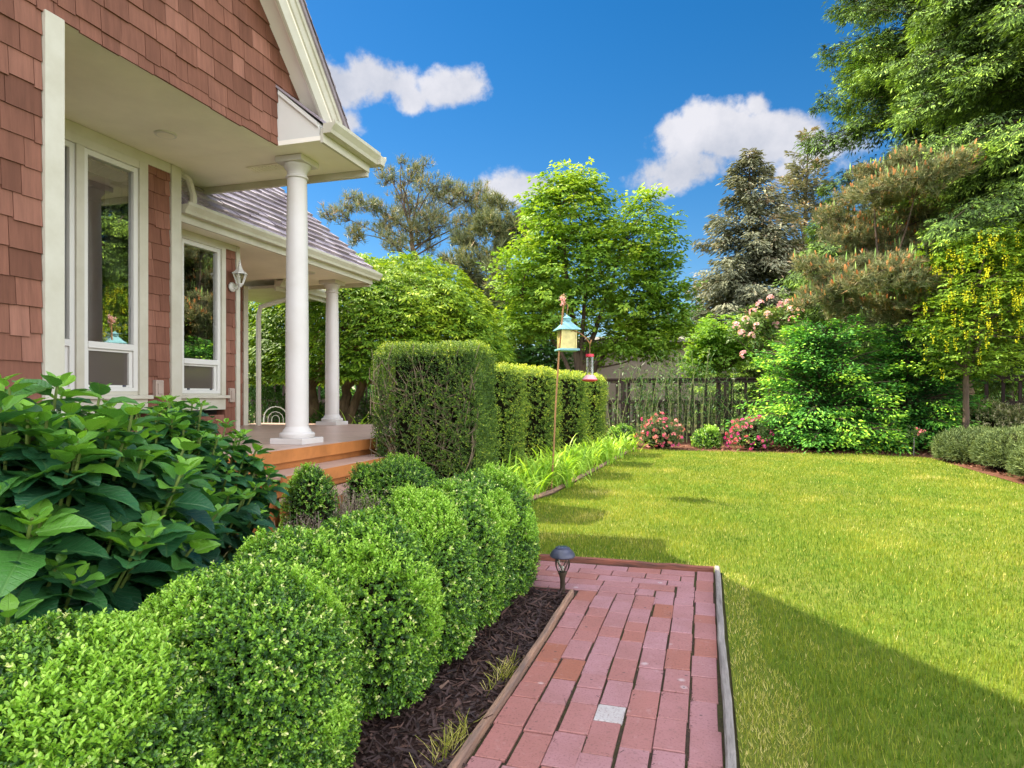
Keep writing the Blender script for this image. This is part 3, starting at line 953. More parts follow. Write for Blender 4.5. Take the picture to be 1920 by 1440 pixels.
# -- shingled wall faces
mb = MB()
EX = .155
shingles(mb, (XG, 0, 0), (0, 1, 0), (0, 0, 1), (1, 0, 0), .355, 3.3, lambda v: (-1.0, 2.75), EX, (.10, .24), .015, 1)
def gable_f(v):
    hi = rake_y(v)
    if v < 3.80:
        hi = min(hi, 4.86)
    lo = max(-1.0, 2 * RIDGE_Y - rake_y(v)) if v > 3.3 else -1.0
    return (lo, max(hi, lo))
shingles(mb, (XG, 0, 0), (0, 1, 0), (0, 0, 1), (1, 0, 0), 3.288, 7.0, gable_f, EX, (.10, .24), .015, 2, starter=.085)
mb.box(XG - .12, XG - .001, -1.0, 2.75, 0, 3.3)
gp = [(y, z) for z in np.linspace(3.346, 7.0, 20) for y in [gable_f(z)[1]]]
gl = [(gable_f(z)[0], z) for z in np.linspace(7.0, 3.346, 20)]
mb.prism([(p[0], p[1]) for p in gp + gl], 'x', XG - .12, XG - .001)
# porch wall with the double window
for k, (a, b, z0, z1) in enumerate(((2.90, 3.33, ZD, ZC), (4.68, 4.94, ZD, ZC), (3.33, 4.68, ZD, .90))):
    shingles(mb, (XW, 0, 0), (0, 1, 0), (0, 0, 1), (1, 0, 0), z0, z1, lambda v, a=a, b=b: (a, b), EX, (.09, .2), .018, 10 + k)
    mb.box(XW - .1, XW - .001, a, b, z0, z1)
# second wall
for k, (a, b, z0, z1) in enumerate(((6.07, 6.24, ZD, ZS), (5.06, 6.07, ZD, .88), (5.06, 5.36, ZD, ZS))):
    shingles(mb, (X2, 0, 0), (0, 1, 0), (0, 0, 1), (1, 0, 0), z0, z1, lambda v, a=a, b=b: (a, b), EX, (.1, .2), .018, 20 + k)
    mb.box(X2 - .1, X2 - .001, a, b, z0, z1)
# rear wall
shingles(mb, (-6.6, 0, 0), (0, 1, 0), (0, 0, 1), (1, 0, 0), ZD, ZS, lambda v: (6.3, 8.05), EX, (.1, .2), .018, 30)
mb.box(-6.7, -6.601, 6.3, 8.05, 0.1, ZS)
hpart(mb, 'shingle_wall', M['shingle'])
mb = MB()   # plain closing walls of the rear volume
for bx in ((XG - .12, XG - .02, 2.752, 2.85, 0, ZC), (XW - .1, XG - .13, 2.80, 2.86, 0, ZC), (-5.3, XW - .02, 4.95, 5.04, ZD, ZC), (-6.6, X2 - .02, 6.16, 6.22, ZD, ZS)):
    mb = MB(); mb.box(*bx); hpart(mb, 'return_wall', M['shingle'])
# -- trim boards
for bx in ((XG - .10, XG + .03, 2.752, 2.868, .3, ZC - .004), (XW - .08, XW + .03, 4.942, 5.062, ZD, ZC - .004),
           (X2 - .08, X2 + .025, 6.242, 6.305, ZD, ZS - .004), (-6.62, -6.57, 8.052, 8.15, .3, ZS - .1)):
    mb = MB(); mb.box(*bx, bev=.004); hpart(mb, 'corner_board', M['trim'])
mb = MB()
mb.box(XW - .05, XW + .022, 2.87, 4.94, 3.205, ZC - .003)
mb.box(X2 - .05, X2 + .022, 5.07, 6.24, 2.76, ZS - .003)
hpart(mb, 'frieze_board', M['trim'])
# -- porch ceiling
mb = MB()
mb.box(-5.35, XG - .002, 2.87, 4.858, ZC, ZC + .04)
mb.box(-5.35, -3.18, 4.86, 5.62, ZC, ZC + .04)
pc = hpart(mb, 'porch_ceiling', M['soffit'])
m2 = MB(); m2.lathe([(.085, -.012), (.085, -.004), (.09, 0), (.09, .002)], (-4.35, 4.37, ZC), 24)
l = m2.build('recessed_light', M['white'], pc)
m2 = MB(); m2.lathe([(.068, -.016), (.06, -.0145)], (-4.35, 4.37, ZC), 24); m2.build('diffuser', M['soffit'], pc)
m2 = MB(); m2.box(-4.24, -3.88, 5.22, 5.36, ZC - .012, ZC - .002)
for i in range(9):
    m2.box(-4.225 + i * .038, -4.205 + i * .038, 5.235, 5.345, ZC - .018, ZC - .0125)
m2.build('ceiling_vent', M['soffit'], pc)
# -- wing soffit
mb = MB()
mb.box(-7.0, -4.93, 5.07, 8.86, ZS, ZS + .04)
ws = hpart(mb, 'wing_soffit', M['soffit'])
m2 = MB(); m2.lathe([(.085, -.012), (.085, -.004), (.09, 0), (.09, .002)], (-5.35, 7.9, ZS), 24); m2.build('recessed_light', M['white'], ws)
# -- fascia boards
mb = MB()
mb.box(-5.35, -3.16, 5.622, 5.66, ZC - .065, ZC + .16)
mb.box(-3.178, -3.15, 4.86, 5.66, ZC - .02, ZC + .10)
mb.box(-4.928, -4.90, 5.07, 8.90, ZS - .03, ZS + .15)
mb.box(-7.0, -4.93, 8.862, 8.90, ZS - .06, ZS + .15)
hpart(mb, 'fascia', M['trim'])
# -- cornice return box at the foot of the gable
mb = MB()
mb.prism([(XG + .001, ZC + .001), (-3.19, ZC + .001), (-3.19, 3.45), (XG + .001, 3.81)], 'y', 4.862, 5.62)
hpart(mb, 'cornice_return', M['white'])
mb = MB()
mb.prism([(XG + .024, 3.745), (-3.20, 3.415), (-3.20, 3.455), (XG + .024, 3.785)], 'y', 4.842, 4.861)
hpart(mb, 'cornice_moulding', M['white'])
mb = MB()
mb.prism([(XG + .002, 3.812), (-3.16, 3.452), (-3.16, 3.470), (XG + .002, 3.832)], 'y', 4.835, 5.66)
hpart(mb, 'flashing', M['roof'])
# -- gutters
def gutter_poly(x, z):
    return [(x, z), (x + .075, z), (x + .085, z + .03), (x + .12, z + .075), (x + .12, z + .105), (x + .108, z + .105), (x + .106, z + .085), (x, z + .085)]
mb = MB()
mb.prism(gutter_poly(-3.148, 3.355), 'y', 4.852, 5.661)
hpart(mb, 'porch_gutter', M['trim'])
mb = MB()
mb.prism([(5.662 + p[0], p[1]) for p in gutter_poly(0, 3.355)], 'x', -6.0, -3.03)
hpart(mb, 'rear_gutter', M['trim'])
mb = MB()
mb.prism(gutter_poly(-4.898, 2.87), 'y', 5.08, 8.99)
hpart(mb, 'wing_gutter', M['trim'])
# -- main roof
def slope_slab(mb, x0, x1, lo, hi, th, tone=.4):
    (ya, za), (yb, zb) = lo, hi
    L = math.hypot(yb - ya, zb - za); ny, nz_ = -(zb - za) / L * th, (yb - ya) / L * th
    if nz_ < 0: ny, nz_ = -ny, -nz_
    mb.prism([(ya, za), (yb, zb), (yb + ny, zb + nz_), (ya + ny, za + nz_)], 'x', x0, x1, tone)
zr = 3.3 + PITCH * (5.664 - RIDGE_Y)
mb = MB()
slope_slab(mb, -9.5, -3.37, (5.664, 3.3), (RIDGE_Y, zr), .05)
slope_slab(mb, -9.5, -3.37, (2 * RIDGE_Y - 5.664, 3.3), (RIDGE_Y, zr), .05)
hpart(mb, 'rake_soffit', M['soffit'])
mb = MB()
for sgn in (1, -1):
    for (x0, x1, h0, h1) in ((-3.40, -3.372, -.12, .14), (-3.371, -3.352, .02, .16), (-3.351, -3.335, .10, .17)):
        a, b = (5.47, 3.3 + PITCH * .194), (RIDGE_Y, zr)
        q = [(a[0], a[1] + h0 * 1.4), (b[0], b[1] + h0 * 1.4), (b[0], b[1] + h1 * 1.4), (a[0], a[1] + h1 * 1.4)]
        if sgn < 0:
            q = [(2 * RIDGE_Y - y, z) for y, z in q]
        mb.prism(q, 'x', x0, x1)
hpart(mb, 'rake_board', M['trim'])
mb = MB()
for sgn in (1, -1):
    lo = (5.76, 3.3 - PITCH * .096 + .20)
    hi = (RIDGE_Y, zr + .20)
    if sgn < 0:
        lo = (2 * RIDGE_Y - lo[0], lo[1])
    slope_slab(mb, -9.5, -3.315, lo, hi, .035)
vdir = np.array([0, -1, PITCH]) / math.hypot(1, PITCH)
ndir = np.array([0, PITCH, 1]) / math.hypot(1, PITCH)
shingles(mb, (-9.5, 5.77, 3.3 - PITCH * .106 + .252), (1, 0, 0), vdir, ndir, 0, 5.2, lambda v: (3.0, 6.2), .14, (.2, .34), .016, 55)
mr_ = hpart(mb, 'main_roof', M['roof'])
# -- wing roof with a hipped far end
WP = 1.08
mb = MB()
vd2 = np.array([-1, 0, WP]) / math.hypot(1, WP)
nd2 = np.array([WP, 0, 1]) / math.hypot(1, WP)
E0 = np.array([-4.86, 0, 2.965])
VL = 4.6
cs1 = 1 / math.hypot(1, WP)
def hip_u(v):
    return 8.99 - v * cs1
ptsA = [E0 + np.array([0, 5.1, 0]), E0 + np.array([0, 8.99, 0]), E0 + vd2 * VL + np.array([0, hip_u(VL), 0]), E0 + vd2 * VL + np.array([0, 4.0, 0]), E0 + vd2 * .5 + np.array([0, 5.0, 0])]
low = [p - nd2 * .03 for p in ptsA]
mb.add(ptsA + low, [(0, 1, 2, 3, 4), (9, 8, 7, 6, 5), (0, 5, 6, 1), (1, 6, 7, 2), (2, 7, 8, 3), (3, 8, 9, 4), (4, 9, 5, 0)], .3)
pB = [E0 + np.array([0, 8.99, 0]), E0 + np.array([-2 * VL * cs1, 8.99, 0]), E0 + vd2 * VL + np.array([0, hip_u(VL), 0])]
mb.add(pB, [(0, 1, 2)], .3)
shingles(mb, E0 + nd2 * .001, (0, 1, 0), vd2, nd2, -.03, VL, lambda v: (5.12, hip_u(v) + .012), .135, (.14, .30), .042, 56)
hpart(mb, 'wing_roof', M['roof'])
# rear eave beyond the wing with its downspout
mb = MB()
mb.box(-7.4, -6.15, 8.2, 9.6, 2.70, 2.74)
mb.box(-6.148, -6.12, 8.2, 9.6, 2.66, 2.84)
mb.prism(gutter_poly(-6.118, 2.72), 'y', 8.2, 9.7)
mb.prism([(-7.4, 2.86), (-6.12, 2.86), (-7.4, 4.1)], 'y', 8.2, 9.6)
hpart(mb, 'rear_eave', M['trim'])
mb = MB()
mb.tube([(-6.06, 8.6, 2.72), (-6.06, 8.6, 2.62), (-6.3, 8.42, 2.52), (-6.47, 8.3, 2.44), (-6.49, 8.28, 2.3), (-6.49, 8.28, .3)], .038, 8)
hpart(mb, 'downspout', M['trim'], smooth=True)
mb = MB()
mb.tube([(-4.84, 5.20, 2.9), (-4.84, 5.20, 3.06), (-4.86, 5.16, 3.22), (-4.92, 5.10, 3.26)], .036, 8)
hpart(mb, 'elbow_pipe', M['trim'], smooth=True)

# -- windows
def window(X, y0, y1, z0, z1, units, zrail, label=None):
    root = MB()
    c = .105
    xo, xi = X + .034, X - .04
    # casing: sides, head, sill apron
    root.box(xi, xo, y0, units[0][0] - .045, z0 + .12, z1, bev=.003)
    root.box(xi, xo, units[-1][1] + .045, y1, z0 + .12, z1, bev=.003)
    root.box(xi, xo - .003, units[0][0] - .045, units[-1][1] + .045, units[0][3] + .045, z1, bev=.003)
    for a, b in zip(units[:-1], units[1:]):
        root.box(xi, xo - .004, a[1] + .045, b[0] - .045, z0 + .12, units[0][3] + .044, bev=.003)
    w = root.build('window', M['trim'], house); w.location = -HL
    if label: w['label'] = label
    s = MB(); s.box(X - .03, X + .065, y0 - .03, y1 + .03, z0 + .085, z0 + .12, bev=.004)
    s.box(X - .05, X + .008, units[0][0] - .045, units[-1][1] + .045, z0 + .121, units[0][2] - .0315)
    s.box(X - .03, X + .030, y0, y1, z0 - .04, z0 + .084)
    s.build('sill', M['trim'], w)
    for (a, b, zb, zt) in units:
        e = .044
        fr = MB()
        fr.box(X - .05, X + .012, a - e, a, zb - .03, zt + e)
        fr.box(X - .05, X + .012, b, b + e, zb - .03, zt + e)
        fr.box(X - .05, X + .011, a, b, zt, zt + e)
        fr.box(X - .05, X + .018, a, b, zrail - .028, zrail + .028, bev=.003)
        fr.box(X - .05, X + .013, a, b, zb - .031, zb)
        fr.build('frame', M['white'], w)
        # lower slider sash set a little deeper
        sash = MB()
        sash.box(X - .045, X - .004, a + .002, a + .018, zb + .001, zrail - .029)
        sash.box(X - .045, X - .004, b - .036, b - .002, zb + .001, zrail - .029)
        sash.box(X - .045, X - .005, a + .019, b - .037, zb + .001, zb + .022)
        sash.box(X - .045, X - .005, a + .019, b - .037, zrail - .048, zrail - .029)
        sash.build('sash', M['white'], w)
        for z0_, z1_, xx in ((zrail + .027, zt, X - .018), (zb, zrail, X - .034)):
            g = MB(); g.add([(xx, a, z0_), (xx, b, z0_), (xx, b, z1_), (xx, a, z1_)], [(0, 1, 2, 3)])
            g.build('pane', M['glass'], w)
        scn = MB()
        scn.add([(X - .022, a + .018, zb + .022), (X - .022, b - .036, zb + .022), (X - .022, b - .036, zrail - .047), (X - .022, a + .018, zrail - .047)], [(0, 1, 2, 3)])
        scn.build('screen', M['screen'], w)
        for yy in (a + .06, b - .10):
            lt = MB(); lt.box(X - .006, X + .004, yy, yy + .03, zb + .008, zb + .022)
            lt.build('latch', M['black_metal'], w)
    return w
w1 = window(XW, 3.34, 4.67, .98, 3.203, [(3.50, 3.93, 1.165, 3.085), (4.09, 4.535, 1.165, 3.085)], 1.52, 'tall double window under the porch gable')
w2 = window(X2, 5.36, 6.06, .98, 2.758, [(5.47, 5.955, 1.15, 2.69)], 1.46, 'tall single window under the lower wing roof')
# rooms behind the glass
mb = MB()
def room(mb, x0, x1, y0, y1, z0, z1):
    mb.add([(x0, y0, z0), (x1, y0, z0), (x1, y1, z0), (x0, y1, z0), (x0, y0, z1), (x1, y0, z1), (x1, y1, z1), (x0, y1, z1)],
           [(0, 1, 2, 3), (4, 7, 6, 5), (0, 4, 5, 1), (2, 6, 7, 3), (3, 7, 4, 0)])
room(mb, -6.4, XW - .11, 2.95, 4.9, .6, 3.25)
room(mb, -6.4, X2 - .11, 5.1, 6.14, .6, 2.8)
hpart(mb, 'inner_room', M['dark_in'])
def drape(x, y0, y1, z0, z1):
    mb = MB()
    n = 26
    V = []
    for i in range(n + 1):
        yy = y0 + (y1 - y0) * i / n
        xx = x + .018 * math.sin(i * 1.7)
        V += [(xx, yy, z0), (xx, yy, z1)]
    mb.add(V, [(2 * i, 2 * i + 2, 2 * i + 3, 2 * i + 1) for i in range(n)])
    hpart(mb, 'curtain', M['curtain'])
drape(XW - .14, 4.38, 4.60, .95, 3.2)
drape(XW - .14, 3.40, 3.58, .95, 3.2)
drape(X2 - .13, 5.78, 6.02, .95, 2.75)
for xx, ya, yb, zt in ((XW, 4.06, 4.56, 3.07), (X2, 5.45, 5.97, 2.66)):
    mb = MB()
    for k in range(7):
        mb.box(xx - .10, xx - .075, ya, yb, zt - k * .014, zt + .005 - k * .014)
    hpart(mb, 'blind', M['white'])

# -- columns
def column(x, y, z0, z1):
    m = MB()
    h = z1 - z0
    prof = [(.104, .15), (.1035, .30), (.103, h * .4), (.097, h * .7), (.088, h - .17)]
    m.lathe(prof, (x, y, z0), 32)
    c = m.build('porch_column', M['column'], house, True)
    c.location = -HL
    b = MB()
    b.box(x - .17, x + .17, y - .17, y + .17, z0, z0 + .055, bev=.004)
    b.lathe([(.150, .056), (.160, .072), (.160, .092), (.148, .104), (.132, .108), (.128, .118), (.124, .132), (.110, .146), (.1045, .16)], (x, y, z0), 32)
    b.build('column_base', M['column'], c, True)
    t = MB()
    t.lathe([(.089, -.19), (.102, -.182), (.102, -.168), (.089, -.16), (.090, -.12), (.118, -.085), (.125, -.07), (.125, -.058)], (x, y, z1), 32)
    t.box(x - .14, x + .14, y - .14, y + .14, z1 - .057, z1 - .002, bev=.004)
    t.build('capital', M['column'], c, True)
    return c
column(-3.65, 5.20, ZD, ZC)
column(-5.42, 8.60, ZD, ZS)
# small fittings on the walls
mb = MB(); mb.box(XW + .012, XW + .05, 4.74, 4.83, 1.08, 1.24, bev=.006); mb.box(XW + .05, XW + .06, 4.76, 4.81, 1.11, 1.21, bev=.003)
hpart(mb, 'wall_outlet', M['outlet'])
mb = MB(); mb.box(X2 + .012, X2 + .04, 6.12, 6.20, 1.02, 1.18, bev=.006); mb.box(X2 + .04, X2 + .05, 6.135, 6.185, 1.05, 1.15, bev=.003)
hpart(mb, 'wall_outlet', M['outlet'])

# -- porch deck and steps
deck = thing('porch_deck', 'painted wooden porch deck with orange brown steps in front of the house', 'porch deck', (-4.0, 5.5, 0))
DL = Vector((-4.0, 5.5, 0))
def dpart(mb, name, mat, parent=deck):
    o = mb.build(name, mat, parent)
    if parent is deck: o.location = -DL
    return o
mb = MB()
ny = 44
for i in range(26):
    x1 = -3.345 - i * .137
    mb.box(x1 - .1345, x1, 2.90, 8.95, ZD - .04, ZD, bev=.003)
dpart(mb, 'floor', M['deck'])
mb = MB()
mb.box(-3.344, -3.318, 2.90, 8.97, ZD - .105, ZD - .003)
mb.box(-7.0, -3.345, 8.952, 8.975, ZD - .105, ZD - .003)
mb.box(-3.42, -3.37, 2.90, 8.9, 0, ZD - .106)
dpart(mb, 'fascia', M['deck_face'])
for k in range(3):
    zt = ZD - .165 * (k + 1)
    x0, x1 = -3.36 + .29 * k, -3.36 + .29 * (k + 1)
    m = MB(); m.box(x0, x1 + .012, 4.15, 6.05, zt - .03, zt, bev=.004)
    s = dpart(m, 'step', M['deck'])
    m = MB(); m.box(x1 + .0125, x1 + .03, 4.15, 6.05, zt - .10, zt - .003)
    m.build('nosing', M['deck_face'], s)
    m = MB(); m.box(x1 - .06, x1 - .03, 4.16, 6.04, max(0, zt - .165), zt - .031)
    m.box(x0 + .0, x1 - .061, 4.16, 4.2, 0, zt - .032); m.box(x0, x1 - .061, 6.0, 6.04, 0, zt - .032)
    m.build('riser', M['deck_face'], s)

# -- wall lantern
lan = thing('wall_lantern', 'white six sided wall lantern mounted beside the single window', 'wall lamp', (X2 + .01, 6.17, 2.36))
m = MB(); m.lathe([(.0, 0), (.055, .0), (.055, .012), (.035, .028), (.0, .03)], (0, 0, 0), 20)
o = m.build('back_plate', M['white'], lan); o.rotation_euler = (0, R_(90), 0); o.location = (0.012, 0, -.02)
m = MB(); m.tube([(.03, 0, -.02), (.07, 0, -.05), (.10, 0, -.045), (.12, 0, -.01)], .011, 8)
m.build('arm', M['white'], lan, True)
m = MB()
for k in range(6):
    a = k * math.pi / 3
    m.tube([(.12 + .035 * math.cos(a), .035 * math.sin(a), .01), (.12 + .075 * math.cos(a), .075 * math.sin(a), .125)], .006, 5)
m.lathe([(.0, -.03), (.02, -.022), (.03, -.005), (.04, .004), (.04, .014)], (.12, 0, 0), 6)
m.build('cage', M['white'], lan)
m = MB(); m.lathe([(.033, .014), (.068, .122)], (.12, 0, 0), 6); m.build('glass', M['clear'], lan)
m = MB(); m.lathe([(.088, .122), (.088, .132), (.06, .15), (.035, .18), (.02, .215), (.014, .235), (.018, .245), (.008, .26), (.010, .27), (.002, .30)], (.12, 0, 0), 6)
m.build('cap', M['white'], lan)
m = MB(); m.lathe([(.012, .02), (.012, .07), (.006, .075)], (.12, 0, 0), 8); m.build('bulb', M['trim'], lan)

# ================================================================== BOXWOODS
def boxwood(label, x, y, R, H, seed, n_shoot, ll, rz=0, fresh=0.0, group='clipped boxwood balls along the mulch bed', p=2.12, ry=None, tonebase=.40, name='boxwood_ball'):
    r = np.random.default_rng(seed)
    root = thing(name, label, 'boxwood shrub', (x, y, 0), rz, group)
    P, N = dome_surface(r, n_shoot, R, H, p, .42, .025, ry=ry)
    P = P - N * (r.random(len(P)) ** 1.3 * .06)[:, None] + N * (np.clip(r.normal(size=len(P)), 0, 3) * .006)[:, None]
    ok = P[:, 2] > .03
    P, N = P[ok], N[ok]
    nz = Noise(r, 12, 9.0); nz2 = Noise(r, 12, 22.0)
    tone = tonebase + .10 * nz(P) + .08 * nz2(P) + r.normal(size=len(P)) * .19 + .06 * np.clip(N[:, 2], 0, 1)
    tone = np.where(r.random(len(P)) < .03, r.uniform(.80, .95, len(P)), tone)
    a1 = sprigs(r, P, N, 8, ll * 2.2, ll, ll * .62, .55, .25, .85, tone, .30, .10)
    parts = [a1]
    if fresh > 0:
        k = int(len(P) * fresh)
        sel = np.where((nz(P) > .35) & (N[:, 2] > -.1))[0]
        sel = r.choice(sel, min(k, len(sel)), replace=False) if len(sel) else sel
        parts.append(sprigs(r, P[sel] + N[sel] * ll * 1.2, N[sel] * .6 + np.array([0, 0, .8]), 10, ll * 3.2, ll * 1.15, ll * .62, .3, .6, .8, np.full(len(sel), .72), .2, .06))
    A = cat(parts)
    leaf_obj('foliage', M['box'], *A, T6 if y < 2 else T4, root)
    core_mesh('shaded_core', R, H, p, .42, root, ry, k=.85)
    # a few bare stems near the ground
    m = MB()
    for i in range(9):
        a = r.uniform(0, 6.28)
        m.tube([(.05 * math.cos(a), .05 * math.sin(a), 0), (R * .55 * math.cos(a), R * .55 * math.sin(a), H * .35)], [.009, .004], 5)
    m.build('stem', M['twig'], root)
    return root
boxwood('nearest rounded boxwood at the lower left, cut by the frame', -1.29, 1.00, .295, .620, 101, 23000, .0106, 0, .12, tonebase=.36)
boxwood('broad pale flecked boxwood ball standing second from the camera', -1.245, 1.50, .320, .625, 102, 23000, .0102, 0, .10, tonebase=.43)
boxwood('half hidden boxwood with bright fresh shoots behind the pale flecked one', -1.31, 1.83, .235, .645, 103, 10000, .0112, 0, .9, tonebase=.47)
boxwood('boxwood dome in the middle of the row, fourth from the camera', -1.20, 2.10, .272, .665, 104, 9000, .0128, 0, .2)
boxwood('tall boxwood dome just beyond the middle of the row', -1.185, 2.50, .268, .675, 105, 8500, .0128, 0, .2, tonebase=.43)
boxwood('bright boxwood dome third from the far end of the row', -1.18, 2.88, .262, .685, 106, 8500, .0128, 0, .2, tonebase=.45)
boxwood('dark green boxwood dome next to last in the row', -1.165, 3.14, .235, .685, 107, 7500, .0128, 0, .1, tonebase=.36)
boxwood('last boxwood of the row beside the path lamp', -1.165, 3.42, .272, .685, 108, 8000, .0128, 0, .1, tonebase=.38)
boxwood('round boxwood ball in front of the tall twiggy hedge', -2.22, 4.42, .33, .63, 109, 7000, .013, 0, .05, 'boxwoods by the steps', tonebase=.34)
boxwood('small upright dark boxwood with bare base by the orange steps', -2.50, 3.72, .17, .62, 110, 2600, .0145, 0, .1, 'boxwoods by the steps', tonebase=.32)
boxwood('little boxwood sprout between the steps and the round ball', -2.42, 4.25, .14, .60, 111, 1500, .0145, 0, .3, 'boxwoods by the steps', tonebase=.4)

# dry lavender stalks between the small boxwoods
def stalks(name, label, catg, x, y, n, H, spread, mat, seed):
    r = np.random.default_rng(seed)
    root = thing(name, label, catg, (x, y, 0))
    P = np.stack([r.normal(size=n) * spread * .4, r.normal(size=n) * spread * .4, np.zeros(n)], 1)
    U = np.stack([r.normal(size=n) * .25, r.normal(size=n) * .25, np.ones(n)], 1)
    N = np.stack([r.normal(size=n), r.normal(size=n), np.zeros(n)], 1)
    leaf_obj('stalks', mat, P, U, N, H * (.5 + .5 * r.random(n)), .006, r.random(n), TQ, root)
    q = P[::2] + U[::2] * (H * (.5 + .4 * r.random(len(P[::2]))))[:, None]
    leaf_obj('flower_heads', mat, *sprigs(r, q, U[::2], 6, .05, .018, .007), T4, root)['kind'] = 'stuff'
    return root
stalks('lavender', 'tuft of dry grey lavender stalks between small boxwoods', 'lavender', -2.33, 3.95, 260, .48, .22, M['lavender'], 7)
stalks('lavender', 'dry lavender stalks at the foot of the small upright boxwood', 'lavender', -2.38, 3.50, 180, .38, .18, M['lavender'], 8)

for (px_, d_, n_, lb_, sd_) in ((945, 2.50, 90, 'dry grass tuft at the mulch side of the brown timber, halfway along the path', 9), (868, 2.02, 110, 'dry grass tuft at the mulch side of the brown timber, nearest the camera', 10)):
    a_ = W(px_, 741, d_)
    r = np.random.default_rng(sd_)
    root = thing('dry_grass_tuft', lb_, 'grass tuft', (-.755, a_[1], 0), 0, 'dry grass tufts along the timber edging')
    P_ = np.stack([r.normal(size=n_) * .018, r.normal(size=n_) * .07, np.zeros(n_)], 1)
    U_ = np.stack([r.normal(size=n_) * .7, r.normal(size=n_) * .7, np.ones(n_)], 1)
    leaf_obj('blades', M['grass'], P_, U_, r.normal(size=(n_, 3)), .075 * r.uniform(.5, 1.2, n_), .003, r.uniform(.55, 1, n_), TQ, root)

# ================================================================== HYDRANGEAS
def hyd_template():
    us = np.array([0, .03, .12, .22, .33, .44, .55, .66, .76, .86, .94, 1.0])
    V, F = [], []
    vs = np.array([-1, -.5, 0, .5, 1])
    for i, u in enumerate(us):
        if u < .1:
            w = .015
        else:
            q = (u - .06) / .94
            w = .5 * (np.sin(np.pi * q ** .72) ** .8) * (1 - .12 * q)
            w = max(w, .008)
        w *= 1.0 + (.05 if i % 2 else -.05)
        for v in vs:
            z = .16 * abs(v) * w * 2 - .22 * max(0, u - .45) ** 2 * 2.2 + .025 * math.sin(i * 2.4) * abs(v)
            V.append((u, v * w, z))
    n = len(vs)
    for i in range(len(us) - 1):
        for j in range(n - 1):
            F.append((i * n + j, i * n + j + 1, (i + 1) * n + j + 1, (i + 1) * n + j))
    return np.array(V), F
TH = hyd_template()
def hydrangea(label, x, y, rx, ry, H, n_sh, leaf, seed):
    r = np.random.default_rng(seed)
    root = thing('hydrangea', label, 'hydrangea', (x, y, 0), 0, 'hydrangeas against the house')
    m = MB()
    arr = []
    for i in range(n_sh):
        u = sphere_pts(r, 1, .05)[0]
        f = r.uniform(.80, 1.06)
        tip = np.array([u[0] * rx, u[1] * ry, (u[2] * .5 + .5) * H]) * np.array([f, f, r.uniform(.86, 1.04)])
        base = np.array([u[0] * rx * .25, u[1] * ry * .25, 0]) + r.normal(size=3) * [.05, .05, 0]
        mid = base * .4 + tip * .6 + np.array([0, 0, .06]) + np.array([u[0], u[1], 0]) * .06
        ts = np.linspace(0, 1, 7)[:, None]
        path = (1 - ts) ** 2 * base + 2 * ts * (1 - ts) * mid + ts ** 2 * tip
        m.tube(path, np.linspace(.0075, .0045, 7), 6, r.random())
        D = nrm((path[-1] - path[-2])[None])[0] * .6 + np.array([0, 0, .7]); D = D / np.linalg.norm(D)
        A = nrm(np.cross(D, r.normal(size=3))[None])[0]; B = np.cross(D, A)
        ph0 = r.uniform(0, 3.14)
        s = 0.0
        for node in range(7):
            q = node / 6
            size = leaf * [.28, .55, .85, 1.05, 1.15, 1.1, .95][node] * r.uniform(.85, 1.15)
            back = [0, .015, .04, .08, .13, .20, .29][node] * leaf / .13
            pc_ = tip - (path[-1] - path[-3]) / (np.linalg.norm(path[-1] - path[-3]) + 1e-6) * back
            if pc_[2] < .12: break
            for sd in (0, 1):
                ph = ph0 + node * 1.5708 + sd * 3.1416 + r.normal() * .2
                Rd = A * math.cos(ph) + B * math.sin(ph)
                lift = [1.5, .75, .3, .0, -.25, -.45, -.55][node] + r.normal() * .15
                U = Rd + D * lift
                Nn = D * 1.0 - Rd * lift * .8 + r.normal(size=3) * .18
                tn = [.95, .85, .62, .38, .26, .18, .14][node] + r.normal() * .13
                arr.append((pc_ + Rd * .012, U, Nn, size, size * .78 * r.uniform(.9, 1.1), tn))
    m.build('stems', M['hydstem'], root, False)
    P = np.array([a[0] for a in arr]); U = np.array([a[1] for a in arr]); N = np.array([a[2] for a in arr])
    leaf_obj('foliage', M['hyd'], P, U, N, [a[3] for a in arr], [a[4] for a in arr], [a[5] for a in arr], TH, root, True)
    # old woody canes
    c = MB()
    for i in range(26):
        a = r.uniform(0, 6.28); q = r.uniform(.1, .7)
        c.tube([(.2 * q * math.cos(a), .2 * q * math.sin(a), 0), (rx * q * math.cos(a + .2), ry * q * math.sin(a + .2), H * r.uniform(.4, .7))], [.007, .004], 5)
    c.build('woody_canes', M['twig'], root)
    return root
hydrangea('large leaved hydrangea in front, at the lower left by the shingle wall', -2.16, 1.45, .60, .70, 1.17, 150, .150, 31)
hydrangea('smaller leaved hydrangea below the single window, next to the steps', -2.48, 2.42, .50, .60, 1.08, 190, .098, 32)

